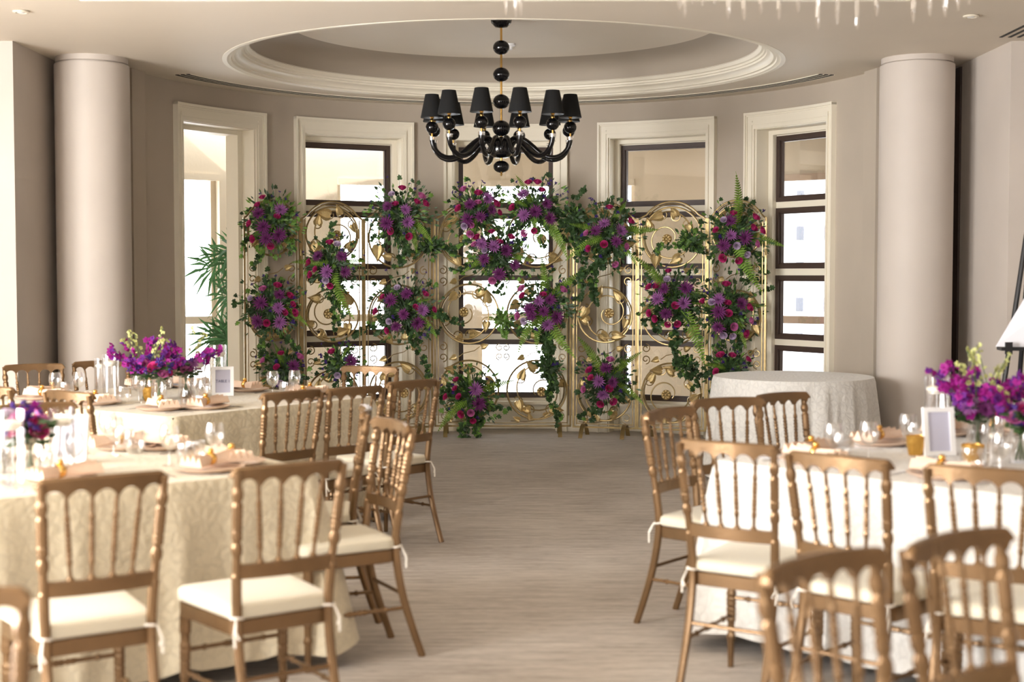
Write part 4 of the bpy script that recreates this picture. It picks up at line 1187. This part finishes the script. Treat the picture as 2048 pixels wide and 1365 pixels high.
# centrepieces
VASE = lathe_me('vase', [(.001, 0), (.045, 0), (.047, .004), (.045, .05), (.040, .14), (.046, .15), (.044, .15), (.038, .14), (.043, .05), (.043, .006), (.001, .006)], M['glass'], 24)
CYL = lathe_me('cylinder_glass', [(.001, 0), (.048, 0), (.050, .004), (.050, .26), (.048, .26), (.048, .006), (.001, .006)], M['glass'], 24)
WAX = lathe_me('floating_candle', [(.001, .19), (.030, .19), (.042, .205), (.042, .215), (.030, .222), (.001, .220)], M['wax'], 20)
VOT = lathe_me('votive_cup', [(.001, 0), (.026, 0), (.033, .03), (.036, .065), (.033, .065), (.030, .03), (.001, .012)], M['votive'], 18)
def vase_bouquet(x, y, z, label, h=.26, orch=6, roses=5, mums=2, spread=.2, buds=2, seed=1, lean=0):
    rnd = random.Random(seed)
    t = empty('flower_vase', (x, y, z), 0, label, 'flowers', 'bouquets in glass vases on the tables')
    link('vase', VASE, t)
    sb = MB(); fb = MB()
    for k in range(9):
        a = rnd.uniform(0, 2 * pi); sb.tube([(.02 * cos(a), .02 * sin(a), .01), (-.015 * cos(a), -.015 * sin(a), .15)], .003, 4)
    def rd(): return Vector((rnd.uniform(-1, 1), rnd.uniform(-1, 1), rnd.uniform(-.1, .9)))
    for k in range(orch):
        a = 2 * pi * k / orch + rnd.uniform(-.3, .3) + lean; top = Vector((cos(a) * spread, sin(a) * spread * .7, h + rnd.uniform(-.05, .09)))
        pts = smooth_pts([(0, 0, .12), top * .55 + Vector((0, 0, .08)), top], 5); sb.tube(pts, .0025, 4)
        for i, p in enumerate(pts[3:]):
            f = (i + 1) / 8
            for _ in range(2):
                q = p + Vector((rnd.uniform(-.02, .02), rnd.uniform(-.02, .02), rnd.uniform(-.02, .02)))
                link('orchid_bloom', ORC['v' if rnd.random() < .38 else 'o'], t, q, rot=aim(rd() + Vector((0, -.8, 0)), rnd.uniform(0, 6)), sc=rnd.uniform(.022, .032) * (1.1 - .35 * f))
    for k in range(buds):
        a = rnd.uniform(0, 2 * pi); top = Vector((cos(a) * spread * .6, sin(a) * spread * .5, h + rnd.uniform(.08, .17)))
        pts = smooth_pts([(0, 0, .14), top * .6 + Vector((0, 0, .07)), top], 5); sb.tube(pts, .002, 4)
        for p in pts[4:]:
            link('orchid_bud', ORC['g'], t, p + Vector((rnd.uniform(-.012, .012), rnd.uniform(-.012, .012), 0)), rot=aim(rd(), rnd.uniform(0, 6)), sc=rnd.uniform(.012, .019))
    for k in range(roses):
        a = 2 * pi * k / max(1, roses) + rnd.uniform(-.4, .4); q = rnd.uniform(.03, .07)
        link('rose', ROSE['p' if k % 2 else 'm'] if rnd.random() < .75 else ROSE['l'], t, (q * cos(a), q * sin(a), .165 + rnd.uniform(0, .05)), rot=aim((cos(a), sin(a) - .3, .9), rnd.uniform(0, 6)), sc=rnd.uniform(.026, .034))
    for k in range(mums):
        a = rnd.uniform(0, 2 * pi); q = .06
        link('chrysanthemum', MUM[k % 2], t, (q * cos(a), q * sin(a) - .02, .17 + rnd.uniform(0, .04)), rot=aim((cos(a), sin(a) - .6, .8), rnd.uniform(0, 6)), sc=.048)
    for k in range(12):
        a = rnd.uniform(0, 2 * pi); q = rnd.uniform(.03, .10)
        link('statice', STAT, t, (q * cos(a), q * sin(a), .17 + rnd.uniform(-.01, .09)), rot=aim(rd(), 0), sc=rnd.uniform(.018, .028))
    for k in range(60):
        a = rnd.uniform(0, 2 * pi); q = rnd.uniform(.02, .10); d = Vector((cos(a), sin(a), rnd.uniform(-.6, .6)))
        ivy_leaf(fb, Vector((q * cos(a) * .7, q * sin(a) * .7, .15 + rnd.uniform(-.02, .07))), d, Vector((0, -.3, 1)), rnd.uniform(.03, .05))
    sb.build('stems', M['stem'], t); o = fb.build('foliage', M['ivy'], t, smooth=False); o['kind'] = 'stuff'
    return t
def on_table(px, py, z=.76):
    # point on the tabletop plane seen at this pixel
    u = (px - 1024) / F; v = (682.5 - py) / F
    dy = cos(PITCH) + v * sin(PITCH); dz = -sin(PITCH) + v * cos(PITCH)
    t = (z - CZ) / dz; return (u * t, dy * t)
def candle(px, py, label, s=1.0):
    x, y = on_table(px, py); t = empty('candle_cylinder', (x, y, ZT_), 0, label, 'candle holder', 'glass cylinders with floating candles'); t.scale = (s, s, s)
    link('cylinder_glass', CYL, t); link('floating_candle', WAX, t)['label'] = 'ivory floating candle'
def votive(px, py, label):
    x, y = on_table(px, py); o = link('votive_cup', VOT, None, (x, y, ZT_), 0, sc=1.25); tag(o, label, 'candle holder', 'gold votive cups')
def text_mesh(txt, size, m):
    cu = D.curves.new('t', 'FONT'); cu.body = txt; cu.size = size; cu.extrude = .0006; cu.align_x = 'CENTER'; cu.align_y = 'CENTER'; cu.resolution_u = 3
    o = D.objects.new('t', cu); COL.objects.link(o); dg = bpy.context.evaluated_depsgraph_get()
    me = D.meshes.new_from_object(o.evaluated_get(dg)); D.objects.remove(o, do_unlink=True); me.materials.clear(); me.materials.append(m); return me
def number_frame(px, py, rz, label, txt, w_=.13, h_=.18):
    x, y = on_table(px, py); t = empty('table_sign', (x, y, ZT_), rz, label, 'sign')
    t.rotation_euler = (R(-8), 0, rz)
    b = MB(); q = .020
    for (x0, x1, z0, z1) in ((-w_ / 2, w_ / 2, 0, q), (-w_ / 2, w_ / 2, h_ - q, h_), (-w_ / 2, -w_ / 2 + q, q, h_ - q), (w_ / 2 - q, w_ / 2, q, h_ - q)): b.box(x0, x1, -.008, .008, z0, z1)
    b.build('sign_frame', M['white'], t, smooth=False)
    b = MB(); b.box(-w_ / 2 + q, w_ / 2 - q, -.001, .003, q, h_ - q); b.build('card', M['card'], t, smooth=False)
    if txt:
        me = text_mesh(txt, .024, M['ink']); link('lettering', me, t, (0, -.0025, h_ * .5), rot=(pi / 2, 0, 0))
# left rear table
vase_bouquet(*on_table(292, 800), ZT_, 'magenta orchid vase left of centre on the left rear table', .26, 9, 4, 1, .22, 6, 11)
vase_bouquet(*on_table(372, 795), ZT_, 'magenta orchid vase beside the white table sign on the left rear table', .26, 8, 4, 2, .21, 3, 12)
vase_bouquet(*on_table(318, 806), ZT_, 'low violet and pink rose vase at the front of the left rear table', .16, 0, 6, 0, .10, 0, 13)
candle(222, 795, 'tall glass cylinder left of the orchids on the left rear table'); candle(203, 788, 'second tall glass cylinder left of the orchids on the left rear table', .85)
candle(396, 795, 'glass cylinder with floating candle between orchids and table sign', .95); candle(437, 778, 'glass cylinder behind the table sign on the left rear table', 1.1)
votive(300, 802, 'gold votive cup in front of the left rear orchids')
number_frame(446, 792, R(8), 'small white framed table sign with lettering on the left rear table', 'TABLE 1')
# left front table
vase_bouquet(*on_table(62, 955), ZT_, 'purple and lilac rose vase on the left front table', .16, 0, 7, 3, .10, 0, 21)
vase_bouquet(*on_table(2, 945), ZT_, 'orchid vase cut by the left picture edge on the left front table', .17, 5, 4, 2, .16, 2, 22)
candle(22, 965, 'tall glass cylinder in front of the lilac roses on the left front table'); candle(125, 948, 'glass cylinder with floating candle before the table sign on the left front table', .95)
number_frame(140, 925, R(-10), 'white framed table sign on the left front table', '', .14, .19)
# right table
vase_bouquet(*on_table(1955, 905), ZT_, 'orchid and rose vase right of the table sign on the right table', .27, 9, 6, 2, .20, 5, 31)
vase_bouquet(*on_table(2040, 925), ZT_, 'magenta rose vase at the right picture edge on the right table', .20, 5, 8, 2, .15, 2, 32)
vase_bouquet(*on_table(1985, 885), ZT_, 'orchid vase standing behind on the right table', .28, 9, 3, 1, .20, 4, 33)
candle(1872, 880, 'glass cylinder behind the table sign on the right table', 1.1)
candle(1990, 935, 'low glass cylinder beside the gold votive on the right table', .6)
votive(1945, 930, 'gold votive cup in front of the orchids on the right table'); votive(1833, 910, 'gold votive cup left of the table sign on the right table')
number_frame(1880, 912, R(10), 'white framed table sign on the right table', '', .135, .20)

# ------------------------------------------------------------------ easel with white board at the right edge
e = empty('easel', (3.02, 8.35, 0), R(-6), 'black easel at the right picture edge', 'easel')
for nme, p0, p1 in (('leg', (-.26, -.12, 0), (.0, .02, 1.75)), ('leg', (.30, -.12, 0), (.04, .02, 1.75)), ('leg', (.03, .45, 0), (.02, .03, 1.7))):
    b = MB(); b.tube([p0, p1], .015, 8); b.build(nme, M['black_metal'], e)
b = MB(); b.box(-.17, .22, -.14, -.02, 1.06, 1.08); b.box(-.15, -.11, -.15, -.13, 1.04, 1.11); b.box(.15, .19, -.15, -.13, 1.04, 1.11); b.build('tray', M['black_metal'], e, smooth=False)
bd = empty('sign_board', (3.02, 8.28, 1.082), R(-6), 'blank white board standing tilted on the easel', 'sign')
b = MB()
b.add([(-.20, -.03, 0), (.40, -.03, 0), (.62, .03, .62), (.02 + .03, .03, .42), (-.20, -.018, 0), (.40, -.018, 0), (.62, .042, .62), (.05, .042, .42)], [(0, 1, 2, 3), (7, 6, 5, 4), (0, 4, 5, 1), (1, 5, 6, 2), (2, 6, 7, 3), (3, 7, 4, 0)])
b.build('board', M['paper'], bd, smooth=False)

# ------------------------------------------------------------------ crystal chandelier above the right tables, only its drops hang into view
cr = empty('crystal_chandelier', (1.10, 5.0, ZC), 0, 'pale crystal chandelier whose hanging drops show at the top right', 'chandelier')
b = MB(); b.lathe([(.50, -.30), (.54, -.30), (.54, -.34), (.50, -.34), (.50, -.30)], 48); b.tube([(0, 0, 0), (0, 0, -.32)], .012, 8); b.tube([(-.52, 0, -.32), (.52, 0, -.32)], .008, 6); b.tube([(0, -.52, -.32), (0, .52, -.32)], .008, 6)
b.build('frame', M['silver'], cr)
dm = MB(); dm.lathe([(.001, -.18), (.007, -.165), (.009, -.14), (.006, -.05), (.002, 0)], 6); DROP = dm.mesh('crystal_drop', M['crystal'])
rnd = random.Random(5)
for k in range(44):
    a = 2 * pi * k / 44; link('crystal_drop', DROP, cr, (.52 * cos(a), .52 * sin(a), -.34), sc=(1, 1, rnd.uniform(1.4, 1.9)))

sp = empty('crystal_pendant', (.008, 5.6, ZC), 0, 'short pale crystal pendant hanging at the top centre in front of the black chandelier', 'pendant')
b = MB(); b.lathe([(.03, 0), (.045, -.01), (.045, -.05), (.03, -.06), (.001, -.06)], 16); b.build('base', M['silver'], sp)
for k in range(9):
    a = 2 * pi * k / 9; link('crystal_drop', DROP, sp, (.034 * cos(a), .034 * sin(a), -.055), sc=(1.2, 1.2, 2.65 + .2 * (k % 3)))
